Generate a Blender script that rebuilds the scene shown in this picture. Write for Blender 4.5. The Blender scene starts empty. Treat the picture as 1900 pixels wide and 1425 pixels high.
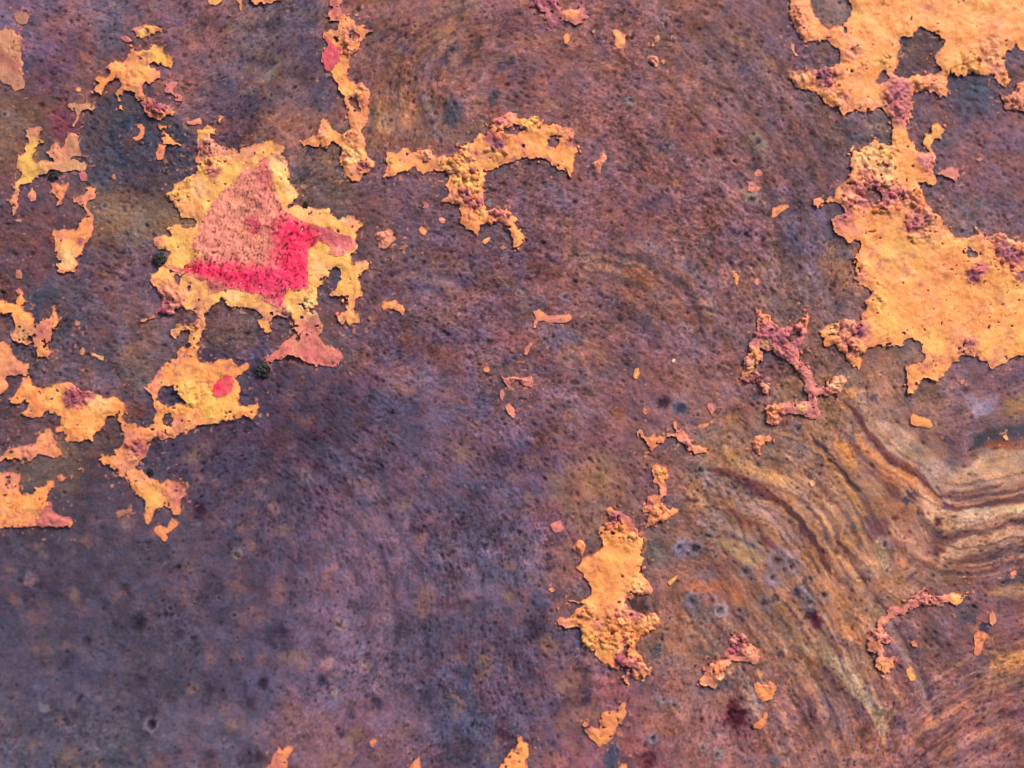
import bpy, math, random
import numpy as np

# ------------------------------------------------------------------ camera, sky, sun, exposure
S = 0.0002                       # metres on the plate per photograph pixel
scene = bpy.context.scene
LENS, SENSOR = 38.0, 36.0
DIST = 1900 * S * LENS / SENSOR  # the plate's visible width is 0.38 m
TILT_X, TILT_Y = math.radians(7.0), math.radians(3.0)   # the phone leans a little
fwd = np.array([math.sin(TILT_Y), math.sin(TILT_X), -1.0]); fwd /= np.linalg.norm(fwd)
right = np.cross(fwd, [0, 1, 0]); right /= np.linalg.norm(right)
up = np.cross(right, fwd)
CAM = -fwd * DIST
from mathutils import Matrix
cam_data = bpy.data.cameras.new("camera")
cam = bpy.data.objects.new("camera", cam_data)
scene.collection.objects.link(cam)
cam.matrix_world = Matrix(((right[0], up[0], -fwd[0], CAM[0]), (right[1], up[1], -fwd[1], CAM[1]),
                           (right[2], up[2], -fwd[2], CAM[2]), (0, 0, 0, 1)))
cam_data.lens, cam_data.sensor_width = LENS, SENSOR
cam_data.clip_start, cam_data.clip_end = 0.01, 50
cam_data.dof.use_dof = True
cam_data.dof.focus_distance = DIST * 1.012
cam_data.dof.aperture_fstop = 3.6
scene.camera = cam

SUN_EL, SUN_AZ = math.radians(33), math.radians(34)      # azimuth clockwise from +Y (photo up)
world = bpy.data.worlds.new("World"); scene.world = world; world.use_nodes = True
wn, wl = world.node_tree.nodes, world.node_tree.links
sky = wn.new("ShaderNodeTexSky"); sky.sky_type = 'NISHITA'; sky.sun_disc = False
sky.sun_elevation, sky.sun_rotation = SUN_EL, SUN_AZ
sky.dust_density, sky.ozone_density, sky.air_density = 6.0, 0.6, 1.0      # thin bright overcast
bg = wn["Background"]; bg.inputs[1].default_value = 0.068
wl.new(sky.outputs[0], bg.inputs[0])
sun_data = bpy.data.lights.new("sun", 'SUN'); sun_data.energy = 1.5; sun_data.angle = math.radians(12)
sun_data.color = (1.0, 0.92, 0.82)
sun = bpy.data.objects.new("sun", sun_data); scene.collection.objects.link(sun)
sd = np.array([math.sin(SUN_AZ) * math.cos(SUN_EL), math.cos(SUN_AZ) * math.cos(SUN_EL), math.sin(SUN_EL)])
from mathutils import Vector
sun.rotation_euler = Vector(sd).to_track_quat('Z', 'Y').to_euler()
sun.location = tuple(sd * 2)
vs = scene.view_settings
vs.view_transform, vs.look, vs.exposure, vs.gamma = 'Standard', 'None', 1.07, 1.0
vs.use_curve_mapping = False
K = 0.80                          # pigment reflectance for a colour that photographs at that value

# ------------------------------------------------------------------ numeric helpers
rng = np.random.default_rng(7)
random.seed(7)
TAB = rng.random((256, 256)).astype(np.float32)
JX = rng.random((256, 256)).astype(np.float32); JY = rng.random((256, 256)).astype(np.float32)

def noise(x, y, s, o=0):
    x = x / s + 17.3 * o + 100; y = y / s + 31.7 * o + 100
    ix = np.floor(x).astype(int); iy = np.floor(y).astype(int)
    fx = x - ix; fy = y - iy
    fx = fx * fx * (3 - 2 * fx); fy = fy * fy * (3 - 2 * fy)
    a = TAB[ix & 255, iy & 255]; b = TAB[(ix + 1) & 255, iy & 255]
    c = TAB[ix & 255, (iy + 1) & 255]; d = TAB[(ix + 1) & 255, (iy + 1) & 255]
    return ((a * (1 - fx) + b * fx) * (1 - fy) + (c * (1 - fx) + d * fx) * fy) * 2 - 1

def fbm(x, y, s, o=0, n=4, g=0.55):
    t = 0; a = 1; w = 0
    for i in range(n):
        t = t + a * noise(x, y, s, o + i * 3); w += a; a *= g; s *= 0.5
    return t / w * 1.6

def worley(x, y, s, o=0):
    x = x / s + 7.1 * o + 50; y = y / s + 13.7 * o + 50
    ix = np.floor(x).astype(int); iy = np.floor(y).astype(int)
    best = np.full(x.shape, 9.0); bid = np.zeros(x.shape)
    for dx in (-1, 0, 1):
        for dy in (-1, 0, 1):
            cx, cy = ix + dx, iy + dy
            d = np.hypot(cx + JX[cx & 255, cy & 255] - x, cy + JY[cx & 255, cy & 255] - y)
            m = d < best
            best = np.where(m, d, best); bid = np.where(m, TAB[cx & 255, cy & 255], bid)
    return best, bid

def lin(c):
    c = np.asarray(c, float) / 255.0
    return np.where(c <= 0.04045, c / 12.92, ((c + 0.055) / 1.055) ** 2.4)

def sstep(a, b, x):
    t = np.clip((x - a) / (b - a), 0, 1); return t * t * (3 - 2 * t)

def to_world(px, py, h):
    """photograph position on the plate + height h (in photograph pixels) -> metres"""
    dx = (px - 950) / 1900 * SENSOR / LENS; dy = (712.5 - py) / 1900 * SENSOR / LENS
    d = fwd[:, None] + right[:, None] * dx + up[:, None] * dy
    t = -CAM[2] / d[2]
    p = CAM[:, None] + d * t
    return np.stack([p[0], p[1], h * S], 1)

# ------------------------------------------------------------------ materials
def new_mat(name):
    m = bpy.data.materials.new(name); m.use_nodes = True
    nt = m.node_tree
    return m, nt.nodes, nt.links, nt.nodes["Principled BSDF"]

def node(n, kind, **kw):
    x = n.new(kind)
    for k, v in kw.items():
        if k in x.inputs: x.inputs[k].default_value = v
        else: setattr(x, k, v)
    return x

def surface_material(name, grain_scale, grain_dark, rough, bump_d, speck_lo, speck_hi, speck_amt, use_obj_color=False, spec=0.3, stretch=(1, 1, 1), rot=0.0):
    m, n, l, b = new_mat(name)
    tc = node(n, "ShaderNodeTexCoord")
    geo = node(n, "ShaderNodeNewGeometry")
    if use_obj_color:
        src = node(n, "ShaderNodeObjectInfo").outputs["Color"]
    else:
        src = node(n, "ShaderNodeAttribute", attribute_name="pigment").outputs["Color"]
    mp = node(n, "ShaderNodeMapping"); mp.inputs["Scale"].default_value = stretch; mp.inputs["Rotation"].default_value = (0, 0, rot)
    l.new(geo.outputs["Position"], mp.inputs["Vector"])
    n1 = node(n, "ShaderNodeTexNoise", Scale=grain_scale, Detail=5.0, Roughness=0.65); l.new(mp.outputs[0], n1.inputs["Vector"])
    n2 = node(n, "ShaderNodeTexNoise", Scale=grain_scale * 0.55, Detail=3.0, Roughness=0.55); l.new(mp.outputs[0], n2.inputs["Vector"])
    r1 = node(n, "ShaderNodeMapRange"); r1.inputs[1].default_value = 0.3; r1.inputs[2].default_value = 0.7
    r1.inputs[3].default_value = 1 - grain_dark; r1.inputs[4].default_value = 1 + grain_dark
    l.new(n1.outputs["Fac"], r1.inputs[0])
    mul = node(n, "ShaderNodeMix", data_type='RGBA', blend_type='MULTIPLY'); mul.inputs[0].default_value = 1
    l.new(src, mul.inputs[6]); l.new(r1.outputs[0], mul.inputs[7])
    r2 = node(n, "ShaderNodeMapRange"); r2.inputs[1].default_value = speck_lo; r2.inputs[2].default_value = speck_hi
    r2.inputs[3].default_value = speck_amt; r2.inputs[4].default_value = 0
    l.new(n2.outputs["Fac"], r2.inputs[0])
    dk = node(n, "ShaderNodeMix", data_type='RGBA'); l.new(r2.outputs[0], dk.inputs[0]); l.new(mul.outputs[2], dk.inputs[6])
    dk.inputs[7].default_value = (0.035, 0.018, 0.025, 1)
    l.new(dk.outputs[2], b.inputs["Base Color"])
    add = node(n, "ShaderNodeMath", operation='SUBTRACT'); l.new(n1.outputs["Fac"], add.inputs[0]); l.new(r2.outputs[0], add.inputs[1])
    bp = node(n, "ShaderNodeBump", Strength=0.7, Distance=bump_d); l.new(add.outputs[0], bp.inputs["Height"])
    l.new(bp.outputs[0], b.inputs["Normal"])
    b.inputs["Roughness"].default_value = rough; b.inputs["Specular IOR Level"].default_value = spec
    return m

MAT_RUST = surface_material("rust", 900, 0.24, 0.65, 0.00034, 0.28, 0.37, 0.45, spec=0.18)
MAT_PAINT = surface_material("old_paint", 1000, 0.08, 0.5, 0.00016, 0.25, 0.31, 0.45, spec=0.2, stretch=(1.5, 0.65, 1), rot=0.7)
MAT_PINK = surface_material("pink_paint", 900, 0.16, 0.42, 0.0003, 0.28, 0.36, 0.7, spec=0.25, stretch=(1.5, 0.7, 1), rot=0.4)
MAT_CRUMB = surface_material("paint_crumb", 800, 0.12, 0.6, 0.00022, 0.2, 0.27, 0.4, use_obj_color=True, spec=0.2)

def moss_material():
    m, n, l, b = new_mat("moss")
    geo = node(n, "ShaderNodeNewGeometry")
    n1 = node(n, "ShaderNodeTexNoise", Scale=700.0, Detail=4.0); l.new(geo.outputs["Position"], n1.inputs["Vector"])
    cr = node(n, "ShaderNodeValToRGB"); l.new(n1.outputs["Fac"], cr.inputs[0])
    cr.color_ramp.elements[0].position = 0.42; cr.color_ramp.elements[0].color = (0.004, 0.005, 0.006, 1)
    cr.color_ramp.elements[1].position = 0.72; cr.color_ramp.elements[1].color = (0.05, 0.065, 0.05, 1)
    l.new(cr.outputs[0], b.inputs["Base Color"]); b.inputs["Roughness"].default_value = 0.85
    return m
MAT_MOSS = moss_material()

def make_mesh(name, verts, faces, mat, colors=None, smooth=True):
    """faces: (n,4) or (n,3) int array"""
    me = bpy.data.meshes.new(name)
    nv, nf, k = len(verts), len(faces), faces.shape[1]
    me.vertices.add(nv); me.vertices.foreach_set("co", np.asarray(verts, np.float32).ravel())
    me.loops.add(nf * k); me.loops.foreach_set("vertex_index", faces.astype(np.int32).ravel())
    me.polygons.add(nf); me.polygons.foreach_set("loop_start", np.arange(0, nf * k, k, dtype=np.int32))
    me.polygons.foreach_set("loop_total", np.full(nf, k, np.int32))
    me.polygons.foreach_set("use_smooth", np.full(nf, smooth, bool))
    me.update(calc_edges=True); me.validate()
    if colors is not None:
        at = me.color_attributes.new("pigment", 'FLOAT_COLOR', 'POINT')
        c = np.ones((nv, 4), np.float32); c[:, :3] = colors
        at.data.foreach_set("color", c.ravel())
    me.materials.append(mat)
    return me

def link(name, me, parent=None):
    o = bpy.data.objects.new(name, me); scene.collection.objects.link(o)
    if parent is not None: o.parent = parent
    return o

# ------------------------------------------------------------------ the rusted plate
def axis(lo, hi, step, out):
    fine = np.arange(lo, hi + 0.1, step)
    ext = step * np.cumsum(1.16 ** np.arange(1, 60)); ext = ext[ext < out]
    return np.concatenate([lo - ext[::-1], fine, hi + ext])
GX = axis(-50, 1950, 2.0, 650); GY = axis(-50, 1475, 2.0, 650)
X, Y = np.meshgrid(GX, GY)
WXn = X + 14 * fbm(X, Y, 60, 1) + 5 * fbm(X, Y, 16, 2)
WYn = Y + 14 * fbm(X, Y, 60, 5) + 5 * fbm(X, Y, 16, 6)

# zone colours of the rust: x y radius r g b
ZONES = """
60 30 80 100 76 98; 150 25 60 112 78 88; 215 25 60 98 84 108; 320 60 90 104 74 84; 80 110 80 86 62 86; 40 230 60 102 76 72
140 150 60 104 72 78; 230 250 60 62 58 78; 110 225 30 88 50 68; 60 420 80 82 60 72; 220 400 60 108 86 78; 200 500 70 84 66 84
230 330 60 70 60 78; 480 110 90 106 84 84; 450 170 60 80 68 82; 540 50 70 92 78 92; 590 130 40 84 74 90; 520 245 50 128 90 78; 430 250 40 90 66 74
720 60 100 118 84 82; 840 110 80 112 80 80; 760 200 60 120 88 76; 980 110 100 118 82 82; 1150 150 120 120 84 84; 1300 100 120 118 86 84
1420 100 90 106 80 88; 1250 300 130 116 82 84; 1120 360 100 112 80 84; 1400 330 100 114 82 88; 1490 430 60 102 88 106; 1560 490 40 122 92 80; 1470 560 70 110 86 82
900 330 80 112 82 82; 780 420 90 100 76 82; 1000 430 90 106 80 88; 850 540 100 104 80 90; 720 620 90 96 76 88; 560 620 60 96 76 78; 440 610 40 98 78 74
610 320 50 104 84 78; 1100 560 100 116 84 82; 1250 520 100 114 84 86; 1000 680 90 108 82 88; 1180 700 100 114 82 84; 1330 620 80 114 86 88; 1300 740 80 118 88 86
230 640 80 90 70 82; 140 570 60 78 66 82; 250 670 40 108 84 78; 60 800 50 88 66 78; 190 800 50 92 68 72; 100 870 50 92 74 74
560 760 120 82 68 90; 420 850 120 78 66 90; 250 940 90 84 68 90; 700 850 110 90 74 94; 880 830 100 98 80 98; 860 950 100 96 82 106; 960 900 80 106 90 114
100 1060 120 80 66 92; 300 1060 120 86 70 94; 500 1000 110 86 72 92; 650 1020 110 98 78 94; 820 1050 90 100 82 102; 950 1040 60 102 88 112
100 1250 130 84 72 100; 60 1350 90 96 84 110; 280 1230 130 84 72 98; 460 1180 110 86 74 98; 640 1230 110 100 82 98; 800 1210 90 92 78 100; 930 1180 80 98 84 108
180 1400 90 92 82 106; 380 1370 100 98 84 104; 560 1380 70 112 86 92; 720 1370 80 106 82 94; 860 1340 50 86 80 108; 980 1300 60 96 80 100
1080 760 80 112 84 90; 1100 900 60 124 94 84; 1050 1050 50 118 84 84; 1010 960 40 112 82 92; 1060 1300 50 112 84 88; 1150 1360 80 124 86 92; 1250 1320 70 132 96 90
1230 860 60 112 84 86; 1320 860 80 134 104 86; 1270 1000 60 116 92 84; 1400 930 90 148 118 96; 1340 1060 90 138 100 92; 1480 1080 90 146 112 94; 1300 1180 80 130 98 86
1560 900 90 138 108 90; 1500 820 70 132 104 86; 1650 950 90 142 108 90; 1700 800 80 128 100 88; 1800 780 70 114 90 94; 1840 700 70 106 80 86; 1870 820 50 108 88 90
1850 900 60 162 134 104; 1760 1000 70 142 112 96; 1860 1060 50 118 88 92; 1600 1080 80 144 112 92; 1420 1200 80 136 104 88; 1550 1200 90 142 112 92; 1400 1340 90 134 98 94
1560 1350 90 132 98 92; 1700 1190 80 112 86 90; 1820 1200 80 124 88 88; 1720 1350 100 128 92 94; 1850 1350 90 134 96 92; 1850 1260 40 150 114 88
1700 110 30 90 72 76; 1800 170 60 92 80 98; 1720 220 50 100 76 84; 1850 280 70 108 80 90; 1800 350 60 106 80 90; 1770 400 50 108 88 86; 1860 390 40 100 78 84
1540 10 40 108 92 90; 1530 100 30 104 78 82; 1620 250 40 104 86 78; 1560 240 60 104 82 88; 1480 200 60 108 82 88; 1480 300 60 100 74 82
"""
zs = np.array([[float(v) for v in z.split()] for z in ZONES.replace("\n", ";").split(";") if z.strip()])
COL = np.zeros(X.shape + (3,)); W = np.full(X.shape, 1e-9)
for x, y, r, cr, cg, cb in zs:
    g = (1.22 - 0.17 * float(sstep(-4, 10, cb - cr))) * (1 + 0.12 * float(sstep(450, 250, x) * sstep(800, 600, y)))
    bl = float(sstep(1050, 850, x) * sstep(780, 900, y)); cg += 3 * bl; cr += 1 * bl; cb += 4 * bl
    cr, cg, cb = cr * g * 1.02, cg * g * (0.985 + 0.05 * float(sstep(450, 250, x))), cb * g * (1 - 0.05 * float(sstep(450, 250, x)))
    w = np.exp(-((WXn - x) ** 2 + (WYn - y) ** 2) / (r * 0.62) ** 2) + 1e-6 / (1 + ((X - x) ** 2 + (Y - y) ** 2) / 1e4) ** 2
    COL += w[..., None] * np.array([cr, cg, cb]); W += w
COL /= W[..., None]
RELIEF = 2.2 * fbm(X, Y, 130, 11) + 1.0 * fbm(X, Y, 34, 12)
LOWREL = RELIEF.copy()

# broad ochre and red-brown clouds in the rust
och = (np.clip(fbm(X, Y, 70, 73) * 1.4 - 0.15, 0, 1) * np.clip(0.6 + 0.6 * fbm(X, Y, 14, 75), 0, 1) * 0.40 * sstep(300, 900, X + 0.5 * (1400 - Y)))[..., None]
COL = COL * (1 - och) + np.array((158, 112, 84)) * och
redz = (np.clip(fbm(X, Y, 55, 79) * 1.4 - 0.2, 0, 1) * 0.35 * (1 - np.exp(-(((X - 250) / 620) ** 2 + ((Y - 1150) / 330) ** 2) ** 2)))[..., None]
COL = COL * (1 - redz) + np.array((112, 66, 70)) * redz

# stains and run lines with shapes of their own: (points, half width, softness colour, strength)
def stroke(pts, width, color, alpha, rag=0.5, soft=0.6, gain=None):
    p = np.array([float(v) for v in pts.split()]).reshape(-1, 2)
    for _ in range(2 if 2 < len(p) < 14 else 0):         # round the corners
        q = np.empty((2 * (len(p) - 1), 2)); q[0::2] = p[:-1] * 0.75 + p[1:] * 0.25; q[1::2] = p[:-1] * 0.25 + p[1:] * 0.75
        p = np.vstack([p[:1], q, p[-1:]])
    if gain: lu = 0.3 * color[0] + 0.55 * color[1] + 0.15 * color[2]; k_ = (108 + (lu - 108) * 1.18) / lu; color = tuple(v * k_ for v in color); alpha = min(alpha * 1.1, 0.97)
    if gain and max(color) > 140: color = (color[0] * 1.02, color[1] * 0.965, color[2] * 1.05)
    m = width * 3 + 12
    i0, i1 = np.searchsorted(GY, [p[:, 1].min() - m, p[:, 1].max() + m]); j0, j1 = np.searchsorted(GX, [p[:, 0].min() - m, p[:, 0].max() + m])
    if i1 <= i0 or j1 <= j0: return
    qx = X[i0:i1, j0:j1]; qy = Y[i0:i1, j0:j1]
    ax = qx + 5 * fbm(qx, qy, 40, 21) + rag * 5 * fbm(qx, qy, 11, 22); ay = qy + 5 * fbm(qx, qy, 40, 24) + rag * 5 * fbm(qx, qy, 11, 25)
    d = np.full(qx.shape, 1e9); ta = np.zeros(qx.shape); L = 0
    seg = [p[k + 1] - p[k] for k in range(len(p) - 1)]; tot = sum(np.hypot(*s) for s in seg) + 1e-6
    if len(p) == 1:
        d = np.hypot(ax - p[0, 0], ay - p[0, 1]); ta[:] = 0.5
    for k, s in enumerate(seg):
        ln = np.hypot(*s) + 1e-6
        t = np.clip(((ax - p[k, 0]) * s[0] + (ay - p[k, 1]) * s[1]) / ln ** 2, 0, 1)
        dd = np.hypot(ax - p[k, 0] - t * s[0], ay - p[k, 1] - t * s[1])
        mm = dd < d; d = np.where(mm, dd, d); ta = np.where(mm, (L + t * ln) / tot, ta); L += ln
    taper = np.clip(np.minimum(ta, 1 - ta) * 6, 0.35, 1) if len(p) > 1 else 1
    wd = width * taper * (1 + 0.35 * fbm(qx, qy, 45, 27))
    a = alpha * (1 - sstep(wd * (1 - soft), wd * (1 + soft), d)) * np.clip(0.95 + 0.5 * rag * fbm(qx, qy, 9, 28), 0, 1)
    mx = max(color); g = 1.26 - 0.18 * float(sstep(120, 185, mx)) - (0.14 if color[2] > color[0] else 0)
    if gain: g = gain * (1.02 + 0.14 * float(sstep(130, 180, mx))); pass
    COL[i0:i1, j0:j1] = COL[i0:i1, j0:j1] * (1 - a[..., None]) + np.minimum(np.array(color, float) * g, 235) * a[..., None]
    return i0, i1, j0, j1, a, d

OCH, TAN, GRY, MAR, SLT, ORB, LIL = (186, 144, 98), (176, 142, 108), (172, 150, 124), (104, 62, 68), (70, 64, 84), (150, 100, 76), (160, 138, 152)
STROKES = [
 # lower right run lines
 ("1599 730 1604 773 1625 811 1659 841 1701 866 1731 892 1756 908 1790 913 1824 900 1867 892 1926 885", 21.2, (158, 132, 104), 0.9, 0.3, 0.55, 1.0),
 ("1646 790 1688 828 1731 858 1773 883", 17.5, (176, 152, 124), 0.7, 0.4, 0.55, 1.0),
 ("1799 870 1841 853 1926 841", 23.8, (170, 142, 106), 0.9, 0.3, 0.55, 1.0),
 ("1566 743 1582 764 1599 790 1621 819 1646 845 1676 866 1705 883 1727 904 1744 921", 6.5, (104, 56, 62), 0.95, 0.3, 0.55, 1.0),
 ("1744 921 1765 917 1794 923 1824 911 1858 892", 8.0, (112, 76, 78), 0.9, 0.4, 0.55, 1.0),
 ("1744 921 1752 938 1773 945 1837 932 1871 917 1926 906", 5.5, (116, 68, 68), 0.9, 0.3, 0.55, 1.0),
 ("1761 934 1816 928 1858 908", 5.0, (176, 146, 112), 0.6, 0.3, 0.55, 1.0),
 ("1591 811 1621 845 1655 883 1680 896 1710 904 1731 934 1744 959", 11.2, (184, 128, 84), 0.9, 0.3, 0.55, 1.0),
 ("1561 798 1595 841 1629 883 1659 913 1680 930", 8.0, (124, 84, 82), 0.85, 0.4, 0.55, 1.0),
 ("1553 811 1570 845 1576 883", 11.2, (186, 134, 80), 0.85, 0.3, 0.55, 1.0),
 ("1493 811 1523 841 1549 870 1574 904 1587 934 1604 955", 6.2, (192, 140, 82), 0.9, 0.3, 0.55, 1.0),
 ("1502 807 1523 828 1544 853 1566 875 1582 900 1595 913", 6.0, (72, 56, 66), 0.95, 0.4, 0.55, 1.0),
 ("1589 904 1595 913", 9.0, (66, 68, 88), 0.85, 0.4, 0.55, 1.0),
 ("1491 870 1506 887", 13.0, (62, 60, 84), 0.9, 0.5, 0.55, 1.0),
 ("1688 917 1699 930", 13.0, (64, 58, 82), 0.9, 0.5, 0.55, 1.0),
 ("1464 828 1485 841 1510 862", 15.0, (146, 122, 102), 0.7, 0.4, 0.55, 1.0),
 ("1434 845 1477 875 1519 908 1553 951 1574 993", 11.2, (170, 132, 98), 0.6, 0.3, 0.55, 1.0),
 ("1349 832 1366 858 1409 879 1460 896 1498 921 1532 959 1553 1002 1574 1044 1591 1078", 17.5, (192, 150, 100), 0.9, 0.3, 0.55, 1.0),
 ("1392 925 1434 955 1468 985 1493 1027", 10.0, (176, 134, 104), 0.7, 0.3, 0.55, 1.0),
 ("1307 866 1349 879 1392 896 1434 921 1464 938 1502 976 1523 1010 1540 1044", 9.0, (122, 66, 66), 0.9, 0.35, 0.55, 1.0),
 ("1332 875 1383 896 1426 925", 4.0, (86, 66, 76), 0.7, 0.4, 0.55, 1.0),
 ("1286 875 1324 896 1366 917 1409 947 1447 976 1468 1002", 13.8, (162, 138, 122), 0.85, 0.35, 0.55, 1.0),
 ("1332 942 1366 955 1400 981 1434 1006 1451 1019", 8.0, (128, 76, 84), 0.85, 0.4, 0.55, 1.0),
 ("1298 968 1341 972 1383 993 1417 1019", 12.5, (150, 134, 118), 0.8, 0.4, 0.55, 1.0),
 ("1324 981 1366 1000 1409 1023", 6.0, (98, 84, 86), 0.8, 0.4, 0.55, 1.0),
 ("1345 1010 1375 1027 1400 1044", 11.2, (166, 144, 94), 0.85, 0.4, 0.55, 1.0),
 ("1273 1087 1315 1087 1349 1095 1371 1112", 11.2, (168, 108, 76), 0.75, 0.4, 0.55, 1.0),
 ("1366 1103 1383 1120 1396 1137", 8.8, (160, 134, 90), 0.7, 0.4, 0.55, 1.0),
 ("1493 1002 1510 1040 1523 1078", 11.2, (186, 136, 84), 0.8, 0.3, 0.55, 1.0),
 ("1544 976 1566 1019 1582 1057", 6.0, (118, 76, 76), 0.7, 0.4, 0.55, 1.0),
 ("1599 1002 1612 1036 1629 1070", 10.0, (180, 140, 98), 0.7, 0.3, 0.55, 1.0),
 ("1744 968 1756 983 1790 970 1837 955 1926 938", 18.8, (182, 156, 120), 0.95, 0.3, 0.55, 1.0),
 ("1748 1002 1790 993 1837 981 1926 959", 10.0, (108, 76, 86), 0.85, 0.4, 0.55, 1.0),
 ("1756 1021 1799 1006 1850 993 1926 976", 16.2, (180, 148, 112), 0.9, 0.3, 0.55, 1.0),
 ("1773 1044 1837 1031 1926 1006", 17.0, (116, 90, 100), 0.7, 0.4, 0.55, 1.0),
 ("1727 947 1739 976 1744 1010 1735 1044", 10.0, (104, 72, 80), 0.8, 0.4, 0.55, 1.0),
 ("1705 942 1718 968 1731 993", 8.0, (96, 80, 86), 0.6, 0.4, 0.55, 1.0),
 ("1621 1002 1633 1036 1650 1057", 8.8, (168, 152, 110), 0.85, 0.3, 0.55, 1.0),
 ("1659 1019 1667 1031 1678 1048", 8.8, (186, 134, 92), 0.8, 0.3, 0.55, 1.0),
 ("1625 968 1642 989", 20.0, (128, 80, 90), 0.6, 0.5, 0.55, 1.0),
 ("1680 997 1705 1023 1722 1036", 8.8, (168, 134, 112), 0.6, 0.3, 0.55, 1.0),
 ("1519 1087 1553 1129 1582 1163 1604 1192", 27.5, (176, 128, 86), 0.7, 0.4, 0.55, 1.0),
 ("1477 1192 1519 1205 1553 1231 1582 1265 1608 1307", 16.2, (160, 142, 106), 0.85, 0.3, 0.55, 1.0),
 ("1443 1150 1477 1180 1502 1214", 15.0, (150, 126, 96), 0.6, 0.4, 0.55, 1.0),
 ("1544 1171 1561 1205 1570 1192", 12.0, (110, 78, 88), 0.6, 0.4, 0.55, 1.0),
 ("1502 1235 1540 1269 1557 1307", 9.0, (118, 78, 78), 0.6, 0.4, 0.55, 1.0),
 ("1837 1099 1867 1091 1926 1084", 12.5, (170, 132, 90), 0.85, 0.3, 0.55, 1.0),
 ("1841 1235 1871 1220 1926 1207", 17.5, (190, 138, 86), 0.9, 0.3, 0.55, 1.0),
 ("1850 1084 1879 1076 1926 1072", 6.0, (104, 78, 86), 0.8, 0.4, 0.55, 1.0),
 ("1824 828 1858 822 1900 828 1926 828", 7.5, (150, 98, 72), 0.9, 0.3, 0.55, 1.0),
 ("1794 836 1824 811 1858 802 1926 796", 9.0, (86, 76, 86), 0.85, 0.4, 0.55, 1.0),
 ("1790 845 1773 832 1739 807", 6.0, (108, 82, 98), 0.7, 0.4, 0.55, 1.0),
 ("1858 760 1900 747 1926 743", 18.8, (148, 120, 80), 0.75, 0.4, 0.55, 1.0),
 ("1790 730 1816 752 1811 781", 15.0, (146, 134, 140), 0.8, 0.4, 0.55, 1.0),
 ("1816 760 1850 735", 10.0, (142, 130, 138), 0.7, 0.4, 0.55, 1.0),
 ("1777 752 1786 769", 10.0, (112, 84, 94), 0.5, 0.5, 0.55, 1.0),
 ("1493 1146 1519 1137", 11.0, (98, 44, 58), 0.8, 0.5, 0.55, 1.0),
 ("1663 955 1667 961", 8.0, (98, 48, 60), 0.7, 0.5, 0.55, 1.0),
 ("1684 1070 1688 1074", 12.0, (104, 66, 88), 0.6, 0.5, 0.55, 1.0),
 ("1790 1070 1799 1065", 10.0, (92, 52, 72), 0.6, 0.5, 0.55, 1.0),
 ("1773 1112 1794 1129 1807 1154", 18.0, (86, 82, 92), 0.8, 0.4, 0.55, 1.0),
 ("1824 1154 1828 1167", 9.0, (50, 62, 96), 0.9, 0.4, 0.55, 1.0),
 ("1731 1163 1756 1214 1790 1239", 40.0, (110, 82, 84), 0.6, 0.5, 0.55, 1.0),
 ("1222 997 1205 1019 1214 1044", 16.0, (112, 100, 88), 0.7, 0.4, 0.55, 1.0),
 ("1171 1116 1197 1125", 14.0, (80, 54, 54), 0.8, 0.4, 0.55, 1.0),
 ("1273 1133 1332 1150", 16.0, (104, 92, 94), 0.5, 0.5, 0.55, 1.0),
 ("1214 1205 1222 1218", 10.0, (88, 86, 96), 0.7, 0.5, 0.55, 1.0),
 ("1332 1243 1349 1231 1354 1252", 13.8, (152, 122, 90), 0.7, 0.4, 0.55, 1.0),
 ("1468 1137 1464 1112", 14.0, (140, 112, 94), 0.4, 0.4, 0.55, 1.0),
 ("1392 1129 1417 1163 1434 1205", 11.2, (166, 122, 88), 0.6, 0.4, 0.55, 1.0),
 ("1235 752 1226 747", 10.0, (60, 28, 42), 0.9, 0.4, 0.55, 1.0),
 ("1252 756 1269 760", 10.0, (70, 76, 92), 0.85, 0.4, 0.55, 1.0),
 ("1345 777 1366 786", 17.5, (150, 112, 78), 0.7, 0.4, 0.55, 1.0),
 ("1468 786 1477 790", 11.0, (120, 96, 112), 0.8, 0.4, 0.55, 1.0),
 ("1460 781 1455 790", 7.0, (116, 58, 58), 0.8, 0.4, 0.55, 1.0),
 ("1574 722 1587 735", 8.8, (186, 140, 84), 0.7, 0.3, 0.55, 1.0),
 ("1616 730 1625 739", 10.0, (96, 84, 94), 0.8, 0.4, 0.55, 1.0),
 ("1235 845 1265 845", 18.0, (140, 98, 78), 0.6, 0.4, 0.55, 1.0),
 ("1277 870 1298 875", 14.0, (130, 106, 100), 0.7, 0.4, 0.55, 1.0),
 ("1688 1129 1667 1171", 10.0, (112, 84, 80), 0.4, 0.4, 0.55, 1.0),
 ("1837 883 1900 875", 10.0, (180, 150, 110), 0.5, 0.3, 0.55, 1.0),
 # upper middle arcs and runs
 ("710 195 709 225 712 255", 8, (150,118,84), .75), ("757 175 752 205 756 235", 9, (152,112,78), .75),
 ("740 170 780 100 830 60 880 40", 7, (132,98,84), .45), ("800 60 830 70 845 60", 16, (138,104,78), .45), ("835 130 850 90 890 75 930 82", 6, (136,104,84), .5),
 ("840 180 832 205 838 230", 11, (78,72,82), .8), ("915 160 912 185", 6, (72,72,86), .6), ("870 215 890 190 900 160", 6, (134,104,82), .4),
 ("790 150 800 110 830 95", 6, (98,78,86), .5), ("960 80 1010 70 1050 90", 9, (134,98,84), .4), ("1000 205 1040 190", 14, (140,96,78), .5),
 ("905 30 940 20 990 30", 6, (96,78,88), .5), ("820 20 860 10 900 20", 10, (126,100,84), .5),
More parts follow.
